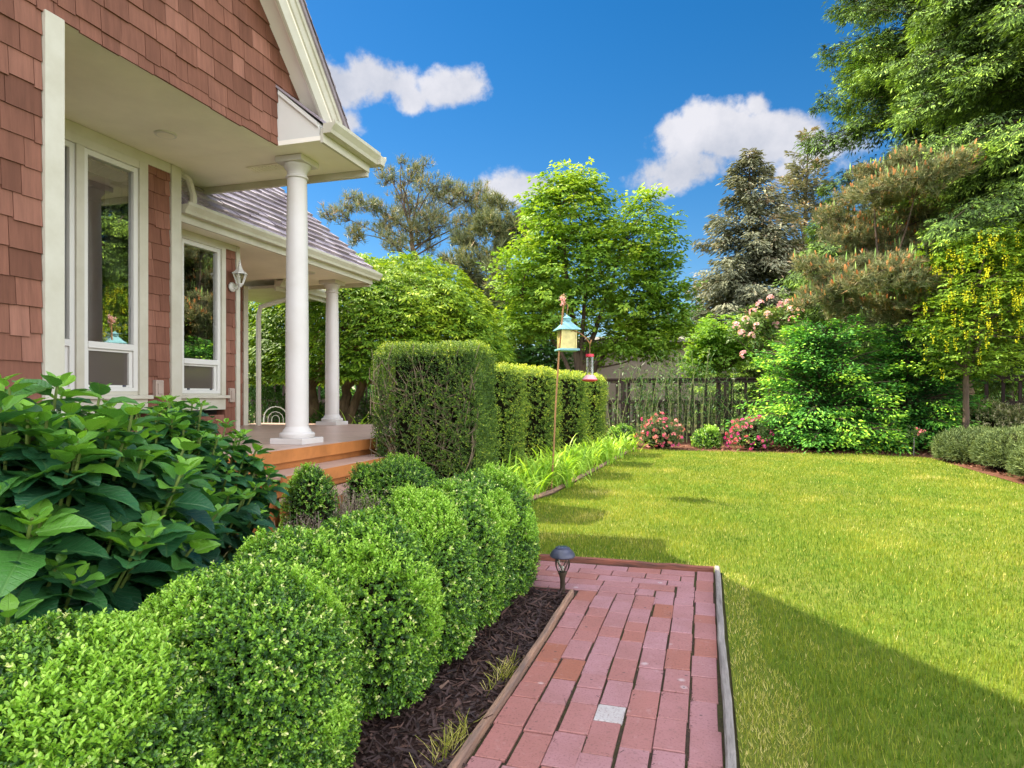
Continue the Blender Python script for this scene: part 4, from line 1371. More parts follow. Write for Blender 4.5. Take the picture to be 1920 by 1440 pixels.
# ================================================================== HEDGES
def hedge(label, x0, x1, y0, y1, H, n_sh, ll, seed, twigs=0, tone=.45, bare=0.0, tip=.35):
    r = np.random.default_rng(seed)
    cx, cy = (x0 + x1) / 2, (y0 + y1) / 2
    root = thing('clipped_hedge', label, 'hedge', (cx, cy, 0), 0, 'clipped hedge blocks along the lawn' if not twigs else None)
    hx, hy = (x1 - x0) / 2, (y1 - y0) / 2
    areas = np.array([hx * 2 * hy * 2 * 1.5, hx * 2 * H, hx * 2 * H, hy * 2 * H, hy * 2 * H])
    f = r.choice(5, n_sh, p=areas / areas.sum())
    a, b = r.uniform(-1, 1, n_sh), r.uniform(-1, 1, n_sh)
    P = np.zeros((n_sh, 3)); N = np.zeros((n_sh, 3))
    k = f == 0; P[k] = np.stack([a * hx, b * hy, np.full(n_sh, H)], 1)[k]; N[k] = (0, 0, 1)
    for i, s in ((1, -1), (2, 1)):
        k = f == i; P[k] = np.stack([a * hx, np.full(n_sh, s * hy), (b * .5 + .5) * H], 1)[k]; N[k] = (0, s, 0)
    for i, s in ((3, -1), (4, 1)):
        k = f == i; P[k] = np.stack([np.full(n_sh, s * hx), a * hy, (b * .5 + .5) * H], 1)[k]; N[k] = (s, 0, 0)
    # round the corners
    q = P / np.array([hx, hy, H]) ; q[:, 2] = q[:, 2] * 2 - 1
    pw = 9.0
    s = 1 / (np.abs(q) ** pw).sum(1) ** (1 / pw)
    low = q[:, 2] < 0
    sc = s.copy()
    P[:, 0] *= sc; P[:, 1] *= sc
    P[:, 2] = np.where(low, P[:, 2], ((q[:, 2] * sc) + 1) / 2 * H)
    nz = Noise(r, 12, 3.2); nz2 = Noise(r, 14, 9)
    P = P + N * (.045 * nz(P) + .02 * nz2(P))[:, None] - N * (r.random(n_sh) ** 2 * .09)[:, None]
    keep = P[:, 2] > .03
    if bare > 0:
        den = np.where((f == 1) & (P[:, 2] < H * .88), np.clip(.55 + .55 * nz(P) + .6 * (P[:, 0] / hx > .35), .10, 1), 1)
        keep &= r.random(n_sh) < den
    P, N, f = P[keep], N[keep], f[keep]
    tn = tone + .10 * nz2(P) + .08 * nz(P) + r.normal(size=len(P)) * .09 + np.where(P[:, 2] > H * .93, .13, 0)  # top leaves lightened in the tone, as if sunlit
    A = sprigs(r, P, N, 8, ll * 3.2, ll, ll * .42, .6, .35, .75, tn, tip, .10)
    leaf_obj('foliage', M['hedge'], *A, T4, root)
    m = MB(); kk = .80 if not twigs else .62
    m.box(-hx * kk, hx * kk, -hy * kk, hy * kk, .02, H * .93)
    m.build('shaded_core', M['core'], root)
    if twigs:
        m = MB()
        for i in range(twigs):
            side = r.random() < .72
            if side:
                p0 = np.array([r.uniform(-.95, .95) * hx, -hy * r.uniform(.68, 1.0), r.uniform(.05, .8) * H])
            else:
                p0 = np.array([-hx * r.uniform(.7, 1.0), r.uniform(-.9, .9) * hy, r.uniform(.05, .8) * H])
            ang = r.normal() * .9
            d = np.array([math.sin(ang) * .9, r.normal() * .15, abs(math.cos(ang))]) if side else np.array([r.normal() * .1, math.sin(ang), abs(math.cos(ang))])
            L = r.uniform(.2, .55)
            cv = r.normal(size=3) * .1
            path = [p0, p0 + d * L * .5 + cv * .5, p0 + d * L + cv * .3]
            path = [np.clip(pp, [-hx, -hy * 1.02, .02], [hx, hy, H]) for pp in path]
            m.tube(path, [.0075, .005, .0025], 4, r.random())
        m.build('bare_twigs', M['twig'], root)
    return root
hedge('tall dark hedge block with bare twigs showing on its near face', -3.18, -2.10, 5.72, 6.50, 1.60, 14000, .021, 201, twigs=230, tone=.40, bare=1.0)
hedge('first low hedge block behind the tall twiggy one', -2.95, -2.12, 7.0, 7.80, 1.47, 6000, .024, 202, tone=.62)
hedge('second low hedge block, in line behind the feeder pole', -2.92, -2.05, 8.65, 9.40, 1.47, 5000, .027, 203, tone=.62)
hedge('third low hedge block, under the hummingbird feeder', -2.90, -1.88, 10.2, 10.95, 1.46, 4400, .030, 204, tone=.62)
hedge('farthest low hedge block, at the corner near the dark fence', -2.88, -1.84, 11.8, 12.55, 1.46, 4200, .032, 205, tone=.62)

# ================================================================== STRAP-LEAVED CLUMPS
def strap_clump(name, label, catg, x, y, n, L, wd, seed, group=None, spread=.12, upr=.9):
    r = np.random.default_rng(seed)
    root = thing(name, label, catg, (x, y, 0), 0, group)
    ns = 7
    V = np.zeros((n, ns + 1, 2, 3)); att = np.zeros((n, ns + 1, 2, 3))
    az = r.uniform(0, 6.28, n); ln = L * r.uniform(.65, 1.1, n); el = r.uniform(upr, 1.5, n)
    p = np.stack([r.normal(size=n) * spread, r.normal(size=n) * spread, np.zeros(n)], 1)
    bend = r.uniform(1.0, 2.4, n)
    tn = r.normal(.5, .2, n)
    w = wd * r.uniform(.7, 1.2, n)
    for i in range(ns + 1):
        t = i / ns
        e = el - bend * t * t
        d = np.stack([np.cos(az) * np.cos(e), np.sin(az) * np.cos(e), np.sin(e)], 1)
        if i: p = p + d * (ln / ns)[:, None]
        p[:, 2] = np.maximum(p[:, 2], .01)
        sd = np.stack([-np.sin(az), np.cos(az), np.zeros(n)], 1)
        ww = w * (1 - t ** 2.2) * (.6 + .4 * min(1, t * 4)) + .0008
        V[:, i, 0] = p - sd * (ww / 2)[:, None]; V[:, i, 1] = p + sd * (ww / 2)[:, None]
        att[:, i, :, 2] = np.clip(tn + .12 * t, 0, 1)[:, None]
    idx = np.arange(n * (ns + 1) * 2).reshape(n, ns + 1, 2)
    F = np.stack([idx[:, :-1, 0], idx[:, :-1, 1], idx[:, 1:, 1], idx[:, 1:, 0]], -1).reshape(-1, 4)
    me = mesh_from('foliage', V.reshape(-1, 3), F.ravel(), np.arange(len(F)) * 4, att.reshape(-1, 3), M['strap'], True)
    kid(root, link('foliage', me, root))
    return root
DG = 'daylily clumps along the hedge bed'
day = [(-2.05, 6.35, 110, .50, 'daylily clump at the near end of the hedge bed, beside the tall hedge'),
       (-1.98, 6.95, 150, .56, 'daylily clump just left of the feeder pole foot'),
       (-1.80, 7.55, 150, .55, 'daylily clump directly behind the feeder pole foot'),
       (-1.84, 8.55, 150, .58, 'large daylily clump right of the feeder pole, third along the bed'),
       (-1.78, 9.35, 150, .58, 'daylily clump in the middle of the hedge bed, fourth from the near end'),
       (-1.72, 10.3, 130, .56, 'daylily clump before the third low hedge block'),
       (-1.68, 11.3, 110, .52, 'daylily clump next to last before the bed corner'),
       (-1.58, 12.6, 110, .50, 'farthest daylily clump at the bed corner by the lawn')]
for i, (x, y, n, L, lb) in enumerate(day):
    strap_clump('daylily', lb, 'daylily', x, y, int(n * 1.3), L * 1.12, .024, 300 + i, DG, .15, .85)
strap_clump('iris_clump', 'bright sword leaved iris clump beyond the porch deck', 'iris', *W(672, 800, 11.2)[:2], 120, 1.15, .035, 330, None, .2, 1.05)
strap_clump('grass_tuft', 'tuft of long thin leaves in front of the twiggy hedge foot', 'ornamental grass', -1.98, 5.55, 90, .45, .010, 331)

# ================================================================== PATH LAMP
lamp = thing('path_lamp', 'small dark solar path lamp with domed cap beside the brick path', 'garden lamp', (-.755, 3.50, 0), .3)
m = MB(); m.lathe([(.014, -.02), (.014, .085), (.016, .09), (.018, .10), (.026, .118), (.026, .124)], (0, 0, 0), 16)
m.build('stake', M['bronze'], lamp, True)
m = MB()
for k in range(4):
    a = k * math.pi / 2
    for s in (1, -1):
        pts = []
        for i in range(9):
            t = i / 8
            aa = a + s * (.72 * math.sin(t * math.pi * .5) ** 1.5)
            rr = .020 + .024 * math.sin(t * math.pi * .62)
            pts.append((rr * math.cos(aa), rr * math.sin(aa), .118 + .088 * t))
        m.tube(pts, .0032, 6)
m.build('cage', M['bronze'], lamp, True)
m = MB(); m.lathe([(.014, .125), (.020, .14), (.031, .175), (.034, .206)], (0, 0, 0), 20); m.build('lens', M['clear'], lamp, True)
m = MB(); m.lathe([(.006, .126), (.009, .15), (.004, .156)], (0, 0, 0), 10); m.build('bulb', M['white'], lamp)
m = MB(); m.lathe([(.030, .207), (.066, .206), (.0705, .212), (.069, .221), (.060, .236), (.046, .249), (.040, .253), (.040, .257), (.036, .259), (.0, .259)], (0, 0, 0), 32)
m.build('cap', M['black_metal'], lamp, True)
m = MB(); m.box(-.024, .024, -.024, .024, .2592, .2625, bev=.001); m.build('solar_panel', M['panel_blue'], lamp)

# ================================================================== FEEDERS
pb = W(1033, 920, 7.43); pt = W(1057, 566, 7.43)
pole = thing('feeder_pole', 'thin rusty leaning feeder pole with curved hook arm at the bed edge', 'feeder pole', (pb[0], pb[1], 0))
def rel(px, py, d=7.43):
    return W(px, py, d) - np.array([pb[0], pb[1], 0])
m = MB()
ps = [rel(1033, 925), rel(1038, 845), rel(1042, 760), rel(1048, 665), rel(1053, 610), rel(1057, 566)]
ps[0][2] = -.05
m.tube(ps, [.011, .011, .010, .010, .010, .010], 8)
m.build('pole', M['rust'], pole, True)
m = MB()
m.tube([rel(1048, 652), rel(1051, 634), rel(1060, 624), rel(1075, 620), rel(1088, 625), rel(1099, 634), rel(1105, 643), rel(1107, 644), rel(1109, 637)], .0065, 8)
m.build('hook_arm', M['rust'], pole, True)
m = MB()
m.tube([rel(1055, 575), rel(1062, 569), rel(1065, 572), rel(1064, 580)], .006, 6)
m.build('top_hook', M['rust'], pole, True)
r = np.random.default_rng(9)
kk = np.array([rel(1056, 566) + r.normal(size=3) * .022 + [0, 0, .02] for _ in range(14)])
leaf_obj('ribbon', M['palepink'], *sprigs(r, kk, r.normal(size=(14, 3)), 6, .04, .035, .015), T4, pole)
# seed feeder
fc = W(1063, 640, 7.50)
fz = lambda y: CZ + (741 - y) / FPX * 7.5
sf = thing('seed_feeder', 'teal roofed bird feeder with yellow seed panels hanging from the pole', 'bird feeder', (fc[0], fc[1], 0), YAW + .22)
m = MB(); z0, z1 = fz(654), fz(618)
m.box(-.082, .082, -.082, .082, z0, z1)
m.build('seed_box', M['feed_panel'], sf)
for sx in (-1, 1):
    for sy in (-1, 1):
        m = MB(); m.box(sx * .084 - .007, sx * .084 + .007, sy * .084 - .007, sy * .084 + .007, z0, z1); m.build('corner_post', M['feed_panel'], sf)
m = MB(); m.box(-.118, .118, -.118, .118, z0 - .028, z0 - .001, bev=.006); m.build('tray', M['teal'], sf)
m = MB(); zt = fz(618); za = fz(606)
m.lathe([(.185, zt - .01), (.185, zt - .002), (.135, zt + .028), (.085, zt + .068), (.055, zt + .09), (.05, zt + .105)], (0, 0, 0), 4)
o = m.build('roof', M['teal'], sf); o.rotation_euler = (0, 0, R_(45))
m = MB(); m.lathe([(.048, za + .022), (.052, za + .055), (.058, za + .058), (.02, za + .082), (.005, za + .10)], (0, 0, 0), 12); m.build('roof_cap', M['teal'], sf)
m = MB(); m.tube([(0, 0, za + .09), (0.004, 0, fz(580))], .0025, 5); m.build('wire', M['rust'], sf)
# hummingbird feeder
hc = W(1106, 690, 7.43)
hz = lambda y: CZ + (741 - y) / FPX * 7.43
hf = thing('hummingbird_feeder', 'red capped clear hummingbird feeder hanging from the hook arm', 'bird feeder', (hc[0], hc[1], 0))
m = MB(); m.tube([(0, 0, hz(644)), (0, 0, hz(664))], .0035, 6); m.build('wire', M['rust'], hf)
m = MB(); m.lathe([(.030, hz(669.5)), (.047, hz(669)), (.048, hz(665)), (.044, hz(664)), (.0, hz(663.8))], (0, 0, 0), 20); m.build('cap', M['red_plastic'], hf, True)
m = MB(); m.lathe([(.044, hz(704)), (.044, hz(669.5))], (0, 0, 0), 20); m.build('bottle', M['clear'], hf, True)
m = MB(); m.lathe([(.040, hz(704)), (.040, hz(688))], (0, 0, 0), 20); m.build('nectar', M['clear'], hf, True)
m = MB(); m.lathe([(.046, hz(703)), (.058, hz(705)), (.088, hz(711.2))], (0, 0, 0), 20); m.build('base_top', M['pink_plastic'], hf, True)
m = MB(); m.lathe([(.090, hz(711.4)), (.092, hz(713)), (.07, hz(715)), (.03, hz(716.5))], (0, 0, 0), 20); m.build('base', M['red_plastic'], hf, True)

# ================================================================== FENCE
FY, FH = 16.6, 1.50
fence = thing('picket_fence', 'long dark brown picket fence with open upper gaps behind the garden', 'fence', (0, FY, 0))
r = np.random.default_rng(77)
X0, X1, bay = -17.0, 13.0, 2.5
m = MB()
for z in (FH - .05, .93, .12):
    m.box(X0, X1, -.03, .03, z - .045, z + .045)
m.build('rail', M['fence'], fence)
m = MB(); m.box(X0, X1, -.075, .075, FH - .004, FH + .03); m.build('cap_rail', M['fence'], fence)
for i in range(int((X1 - X0) / bay) + 1):
    xx = X0 + i * bay
    m = MB(); m.box(xx - .055, xx + .055, -.06, .06, 0, FH - .006, r.random(), bev=.005); m.build('post', M['fence'], fence)
    if i < (X1 - X0) / bay:
        m = MB()
        n = 15
        for k in range(n):
            a = xx + .07 + (bay - .14) * k / n
            m.box(a, a + .095 + r.normal() * .006, .032, .052, .03, .97, r.random())
            if k % 2 == 0:
                m.box(a + .03, a + .10, .032, .05, .972, FH - .006, r.random())
        m.build('picket_panel', M['fence'], fence)

# ================================================================== TREES
def trunk_tube(mb, pts, r0, r1, n=9, seed=0):
    r = np.random.default_rng(seed)
    pts = np.array(pts, float)
    # smooth resample
    t = np.linspace(0, len(pts) - 1, len(pts) * 4)
    q = np.stack([np.interp(t, np.arange(len(pts)), pts[:, k]) for k in range(3)], 1)
    for _ in range(2):
        q[1:-1] = (q[:-2] + q[1:-1] * 2 + q[2:]) / 4
    q[1:-1] += r.normal(size=(len(q) - 2, 3)) * r0 * .12
    mb.tube(q, np.linspace(r0, r1, len(q)), n)

def limb_to(mb, a, b, r0, r1, sag, rg, n=5, segs=5):
    a, b = np.asarray(a, float), np.asarray(b, float)
    ts = np.linspace(0, 1, segs + 1)[:, None]
    L = np.linalg.norm(b - a)
    off = rg.normal(size=3) * L * .06
    p = a + (b - a) * ts + np.sin(ts * math.pi) * (np.array([0, 0, sag * L]) + off)
    mb.tube(p, np.linspace(r0, r1, segs + 1), n, cap=False)

def conifer(label, x, y, H, R, z0, n_br, m_sp, spray, sw, mat, seed, prof=.85, up=.15, droop=.35, hang=.15, tone=.35, tip=.5, group=None, name='conifer', lean=(0, 0), trunk_r=.2, twig_w=1.0, tm=T4, catg='conifer', bare=0.0, blen=1.0, leafname='crown', rough=.02, fan=0):
    r = np.random.default_rng(seed)
    root = thing(name, label, catg, (x, y, 0), 0, group)
    rel_ = np.sort(r.random(n_br) ** 1.15)
    zz = z0 + (H - z0) * rel_
    l = R * (1 - rel_) ** prof * r.uniform(.62, 1.12, n_br) * blen + .12
    az = r.uniform(0, 6.28, n_br) + np.arange(n_br) * 2.4
    ca, sa = np.cos(az), np.sin(az)
    upv = up + .45 * rel_ + r.normal(size=n_br) * .08
    m_ = np.maximum(4, (m_sp * (l / R) ** 1.25).astype(int))
    bi = np.repeat(np.arange(n_br), m_)
    K = len(bi)
    s = (bare + (1 - bare) * r.random(K) ** .75)
    hw = (.34 * (1 - s) + .10) * np.clip(s * 3, .2, 1) * twig_w
    t = r.uniform(-1, 1, K)
    lb = l[bi]
    out = lb * s
    lat = lb * hw * t
    lx, ly = lean[0] * zz[bi] / H, lean[1] * zz[bi] / H
    P = np.stack([ca[bi] * out - sa[bi] * lat + lx, sa[bi] * out + ca[bi] * lat + ly,
                  zz[bi] + upv[bi] * lb * s - droop * lb * s ** 2 - hang * np.abs(lat) - np.abs(r.normal(size=K)) * hang * .5 * np.minimum(lb, 1.5)], 1)
    tang = np.stack([ca[bi], sa[bi], upv[bi] - 2 * droop * s], 1)
    side = np.stack([-sa[bi], ca[bi], np.zeros(K)], 1) * np.sign(t)[:, None]
    P = P + r.normal(size=(K, 3)) * np.array([.03, .03, rough])[None] * np.minimum(lb, 2.5)[:, None]
    U = tang * .8 + side * (.35 + .5 * np.abs(t))[:, None] + np.array([0, 0, -1]) * hang * 1.2 + r.normal(size=(K, 3)) * (.20 + 2.5 * rough)
    N = np.array([0, 0, 1]) + r.normal(size=(K, 3)) * .45 + tang * .2
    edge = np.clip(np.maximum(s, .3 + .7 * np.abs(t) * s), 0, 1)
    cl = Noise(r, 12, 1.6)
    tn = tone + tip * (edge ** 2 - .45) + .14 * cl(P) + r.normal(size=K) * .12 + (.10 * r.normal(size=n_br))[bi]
    if fan:
        A_ = fans(r, P, U + np.array([0, 0, .1]), fan, spray, sw, 1.0, .35, tone + .16 * cl(P) + .10 * r.normal(size=K) + .35 * tip * (edge ** 2 - .4), tip * 1.3, .10, 1.0, lf=.33)
        leaf_obj(leafname, mat, *A_, tm, root)
    else:
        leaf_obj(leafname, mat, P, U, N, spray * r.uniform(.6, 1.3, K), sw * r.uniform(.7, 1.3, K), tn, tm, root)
    m = MB()
    hh = np.linspace(0, H * .985, 9)
    m.tube([(lean[0] * h / H, lean[1] * h / H, h) for h in hh], np.linspace(trunk_r, .02, 9), 9)
    m.build('trunk', M['bark'], root)
    m = MB()
    for i in range(n_br):
        ss = np.linspace(0, .96, 5)
        pth = np.stack([ca[i] * l[i] * ss + lean[0] * zz[i] / H, sa[i] * l[i] * ss + lean[1] * zz[i] / H, zz[i] + upv[i] * l[i] * ss - droop * l[i] * ss ** 2], 1)
        m.tube(pth, np.linspace(.012 + .012 * l[i], .004, 5), 4, cap=False)
    m.build('branches', M['bark'], root)
    return root

p = W(1405, 741, 32); conifer('tall grey green spruce with a narrow pointed top behind the fence', p[0], p[1], 13.3, 4.4, 1.0, 300, 520, .28, .085, M['spruce'], 401, .68, .05, .25, .34, .50, .28, name='spruce_tree', lean=(0, 0), trunk_r=.25, catg='spruce tree', twig_w=.8)
p = W(1497, 741, 35); conifer('thin topped brownish spruce with upswept bare branches beside the pointed spruce', p[0], p[1], 15.4, 3.4, 1.0, 200, 230, .30, .085, M['spruce'], 402, .60, .45, .22, .26, .62, .25, name='spruce_tree', lean=(.5, 0), trunk_r=.25, catg='spruce tree', bare=.1, twig_w=.8)
p = W(1570, 741, 20); conifer('young bright green fir filling the gap left of the big conifer', p[0], p[1], 7.2, 2.6, .6, 170, 120, .38, .034, M['fir'], 403, .8, .1, .30, .10, .36, .6, name='fir_tree', trunk_r=.12, catg='fir tree', twig_w=.8, rough=.04, fan=13)
p = W(1400, 741, 24); conifer('low soft green fir in front of the grey spruces', p[0], p[1], 4.4, 2.2, .4, 110, 420, .15, .036, M['fir'], 404, .7, .1, .25, .12, .52, .35, name='fir_tree', trunk_r=.1, catg='fir tree')
p = W(1790, 741, 17.0); conifer('very tall dark conifer whose long branches reach into the sky', p[0], p[1], 21, 4.05, 2.0, 400, 250, .36, .030, M['fir'], 405, .5, .20, .36, .10, .24, .75, name='fir_tree', trunk_r=.3, catg='fir tree', twig_w=.75, rough=.05, fan=15)
p = W(1975, 741, 12.8); conifer('bright tipped drooping conifer at the right edge of the frame', p[0], p[1], 15, 2.9, 4.2, 320, 260, .27, .024, M['fir'], 406, .4, .14, .46, .12, .32, .85, name='fir_tree', trunk_r=.22, catg='fir tree', twig_w=.8, rough=.05, fan=15)

def cluster_pts(r, cen, rad, n, flat=.6):
    v = sphere_pts(r, n) * (r.random(n) ** .45)[:, None] * np.asarray(rad)[None]
    return np.asarray(cen)[None] + v

# ---- pines (tufts of needles on spread limbs)
def pine(label, base, limbs, seed, cl_r, n_tuft, nn, ln, w, tone=.5, cones=0, candles=0, name='pine_tree', trunk_pts=None, tr=.16, group=None, updir=.7, flat=.5, sat=3):
    r = np.random.default_rng(seed)
    root = thing(name, label, 'pine tree', (base[0], base[1], 0), 0, group)
    b = np.array([base[0], base[1], 0])
    m = MB()
    tp = np.array(trunk_pts) - b
    trunk_tube(m, tp, tr, tr * .35, 10, seed)
    m.build('trunk', M['bark_pale'], root)
    m = MB(); arr = []; cn = []; cd = []
    more = []
    for c, cr in limbs:
        more.append((np.asarray(c), cr * .72, None))
        for _ in range(sat):
            v = r.normal(size=3); v /= np.linalg.norm(v)
            more.append((np.asarray(c) + v * np.array([1.0, .8, .6]) * cr * .85, cr * r.uniform(.35, .55), np.asarray(c)))
    for c, cr, par in more:
        c = np.asarray(c) - b
        tz = c[2] - .55 * np.hypot(*(c - tp[-1])[:2])
        tq = np.linspace(0, len(tp) - 1, 60)
        tpd = np.stack([np.interp(tq, np.arange(len(tp)), tp[:, k]) for k in range(3)], 1)
        a = tpd[np.argmin(np.linalg.norm(tpd - c, axis=1) + 1.5 * np.abs(tpd[:, 2] - tz))]
        if par is not None:
            a = par - b
        limb_to(m, a, c, tr * .20 if par is None else .016, .010, .06, r, 6)
        k = int(n_tuft * (cr / cl_r) ** 2)
        Pc = cluster_pts(r, c, (cr, cr, cr * flat), k)
        for q in Pc[:: max(1, k // 14)]:
            limb_to(m, c + (a - c) * .12, q, .012, .004, .03, r, 3, 3)
        D = (Pc - c) * .7 + np.array([0, 0, updir]) + (c - a) / (np.linalg.norm(c - a) + .1) * .5 + r.normal(size=(k, 3)) * .3
        arr.append(tufts(r, Pc, D, nn, ln, w, tone + r.normal(size=k) * .12))
        Dn = nrm(D)
        top = np.where(((Pc - c)[:, 2] > -.1 * cr))[0]
        if cones:
            s = r.choice(top, min(len(top), int(cones * (cr / cl_r) ** 2)), replace=False)
            cn.append([Pc[s] + Dn[s] * ln * .7, Dn[s] * .5 + np.array([0, 0, .8]), r.normal(size=(len(s), 3)), np.full(len(s), ln * .75), np.full(len(s), ln * .30), r.random(len(s))])
        if candles:
            s = r.choice(top, min(len(top), candles), replace=False)
            cd.append([Pc[s] + Dn[s] * ln * .5, Dn[s] * .15 + np.array([0, 0, 1.]), r.normal(size=(len(s), 3)), np.full(len(s), ln * 1.7), np.full(len(s), ln * .26), r.random(len(s))])
    m.build('branches', M['bark'], root)
    leaf_obj('crown', M['pine'], *cat(arr), TN, root)
    TC = (np.array([(0, 0, -.5), (0, .43, .25), (0, -.43, .25), (.6, 0, -.45), (.6, .38, .22), (.6, -.38, .22), (1, 0, 0)]),
          [(0, 1, 4, 3), (1, 2, 5, 4), (2, 0, 3, 5), (3, 4, 6), (4, 5, 6), (5, 3, 6)])
    if cn: leaf_obj('cones', M['cone'], *cat(cn), TC, root)['kind'] = 'stuff'
    if cd: leaf_obj('candles', M['candle'], *cat(cd), TC, root)['kind'] = 'stuff'
    return root

def WL(lst, d0):
    r = np.random.default_rng(int(d0 * 10))
    return [(W(a, b, d0 + r.normal() * .7), c * d0 / FPX) for a, b, c in lst]
D = 27
tb = W(800, 741, D)
pine('wind swept sparse pine rising behind the lace leaved maple', tb, WL([(640, 405, 34), (668, 440, 34), (700, 385, 32), (735, 335, 24), (718, 425, 40), (770, 330, 30), (775, 385, 46), (815, 350, 40), (848, 375, 42), (885, 370, 34), (830, 425, 46), (780, 450, 44), (880, 425, 40), (655, 372, 16), (712, 318, 12), (752, 305, 12), (795, 310, 14), (900, 395, 26), (740, 460, 30)], D),
     501, 1.0, 125, 11, .27, .022, .50, sat=5, flat=.8, updir=1.2, trunk_pts=[W(800, 800, D), W(798, 640, D), W(790, 540, D), W(775, 470, D), W(770, 430, D)], tr=.2)
D = 25
tb = W(955, 741, D)
pine('dark brownish pine half hidden between the two maples', tb, WL([(925, 420, 46), (965, 460, 56), (915, 490, 52), (950, 540, 60), (990, 425, 44), (925, 570, 56), (970, 620, 56), (985, 560, 56), (890, 460, 40), (870, 500, 40), (905, 540, 46), (940, 390, 34), (900, 610, 46)], D),
     502, 1.0, 170, 12, .32, .035, .45, trunk_pts=[W(955, 800, D), W(958, 650, D), W(955, 540, D), W(950, 440, D)], tr=.22)
D = 13.6
tb = W(1812, 741, D)
pine('spreading pine with orange cones and a crooked leaning trunk', tb,
     WL([(1640, 370, 75), (1720, 345, 80), (1590, 440, 75), (1670, 450, 85), (1760, 410, 80), (1560, 510, 60), (1630, 530, 75), (1700, 520, 75), (1790, 480, 80), (1860, 450, 70), (1600, 580, 60), (1680, 590, 60), (1545, 560, 45), (1900, 500, 60), (1750, 540, 60), (1740, 470, 60)], D),
     503, .8, 420, 18, .13, .0135, .52, sat=5, cones=44, candles=4, trunk_pts=[W(1812, 850, D), W(1810, 720, D), W(1805, 655, D), W(1780, 625, D), W(1730, 592, D), W(1690, 565, D), W(1655, 545, D)], tr=.15)
# second crooked limb of that pine is its own branch part
po = [o for o in KIDS if o.startswith('pine_tree')][-1]
m = MB(); b0 = np.array([tb[0], tb[1], 0])
trunk_tube(m, [W(1795, 640, D) - b0, W(1783, 605, D) - b0, W(1760, 588, D) - b0, W(1715, 575, D) - b0, W(1690, 560, D) - b0], .085, .05, 8, 3)
m.build('limb', M['bark_pale'], bpy.data.objects[po])

# ---- broadleaf trees
def crown_tree(name, label, catg, base, ells, seed, n_cl, cl_r, nl, lsize, lw, mat, trunks, tone=.45, flat=.45, bark='bark', limb_r=.03, group=None, droop=.35, shell=.5, tmpl=T4, limbs=True, zfloor=None, toneup=.12):
    r = np.random.default_rng(seed)
    root = thing(name, label, catg, (base[0], base[1], 0), 0, group)
    b = np.array([base[0], base[1], 0])
    m = MB()
    for i, (pts, r0, r1) in enumerate(trunks):
        trunk_tube(m, np.array(pts) - b, r0, r1, 10, seed + i)
    m.build('trunk', M[bark], root)
    allt = np.concatenate([np.array(pts) - b for pts, _, _ in trunks])
    vol = np.array([e[1][0] * e[1][1] * e[1][2] for e in ells]) ** .75
    pick = r.choice(len(ells), n_cl, p=vol / vol.sum())
    u = sphere_pts(r, n_cl, -.75)
    rad_ = r.random(n_cl) ** shell
    C = np.array([ells[k][0] for k in pick]) - b + u * rad_[:, None] * np.array([ells[k][1] for k in pick])
    if zfloor: C[:, 2] = np.maximum(C[:, 2], zfloor)
    ctr = np.array([ells[k][0] for k in pick]) - b
    O = u * np.array([1, 1, .4]) + r.normal(size=(n_cl, 3)) * .2
    if limbs:
        m = MB()
        for c in C[:: max(1, n_cl // 70)]:
            top = allt[np.argmin(np.linalg.norm(allt - c, axis=1) + (allt[:, 2] > c[2]) * 1.5)]
            limb_to(m, top, c, limb_r, .006, .08, r, 5, 5)
        m.build('branches', M[bark], root)
    nz = Noise(r, 12, 1.3)
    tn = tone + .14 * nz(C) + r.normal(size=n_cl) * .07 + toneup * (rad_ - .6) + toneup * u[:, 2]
    # each cluster: several fans in a flattened pad
    nf = 5
    Pc = (C[:, None] + r.normal(size=(n_cl, nf, 3)) * np.array([cl_r, cl_r, cl_r * flat]) * .5).reshape(-1, 3)
    Of = (O[:, None] + r.normal(size=(n_cl, nf, 3)) * np.array([.6, .6, .15])).reshape(-1, 3)
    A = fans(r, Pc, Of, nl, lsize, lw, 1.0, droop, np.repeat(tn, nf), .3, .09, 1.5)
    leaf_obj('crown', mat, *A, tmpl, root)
    return root

# lace leaved dome maple behind the porch
D = 13.3
c = W(715, 741, D)
ctr = np.array([c[0], c[1], 1.75])
tk = [([W(598, 840, D), W(590, 780, D), W(580, 735, D), W(600, 690, D), W(650, 600, D)], .17, .06),
      ([W(640, 842, D), W(640, 790, D), W(655, 720, D), W(672, 670, D), W(720, 590, D)], .14, .05),
      ([W(648, 842, D), W(655, 780, D), W(690, 700, D), W(760, 620, D)], .12, .05)]
rr = np.random.default_rng(601)
dome = thing('lace_maple', 'wide dome shaped lace leaved maple behind the porch columns', 'maple tree', (c[0], c[1], 0))
b = np.array([c[0], c[1], 0])
m = MB()
for i, (pts, r0, r1) in enumerate(tk):
    trunk_tube(m, np.array(pts) - b, r0, r1, 10, i)
m.build('trunk', M['bark_pale'], dome)
n = 13500
u = sphere_pts(rr, n, -.10)
nzd = Noise(rr, 14, 2.2)
lumpy = 1 + .12 * nzd(u * 2.2) + .06 * nzd(u * 6.1)
rdep = 1.04 - rr.random(n) ** 1.6 * .34
Pd = u * np.array([2.75, 2.5, 2.25]) * (lumpy * rdep)[:, None] + (ctr - b)
Pd[:, 2] -= .12 * (u[:, 0] ** 2 + u[:, 1] ** 2) * 1.2
m = MB()
for q in Pd[::110]:
    a = np.array([(W(640, 660, D) - b), (W(690, 600, D) - b)][rr.integers(2)])
    limb_to(m, a, q * .97, .028, .005, .12, rr, 5, 6)
m.build('branches', M['bark_pale'], dome)
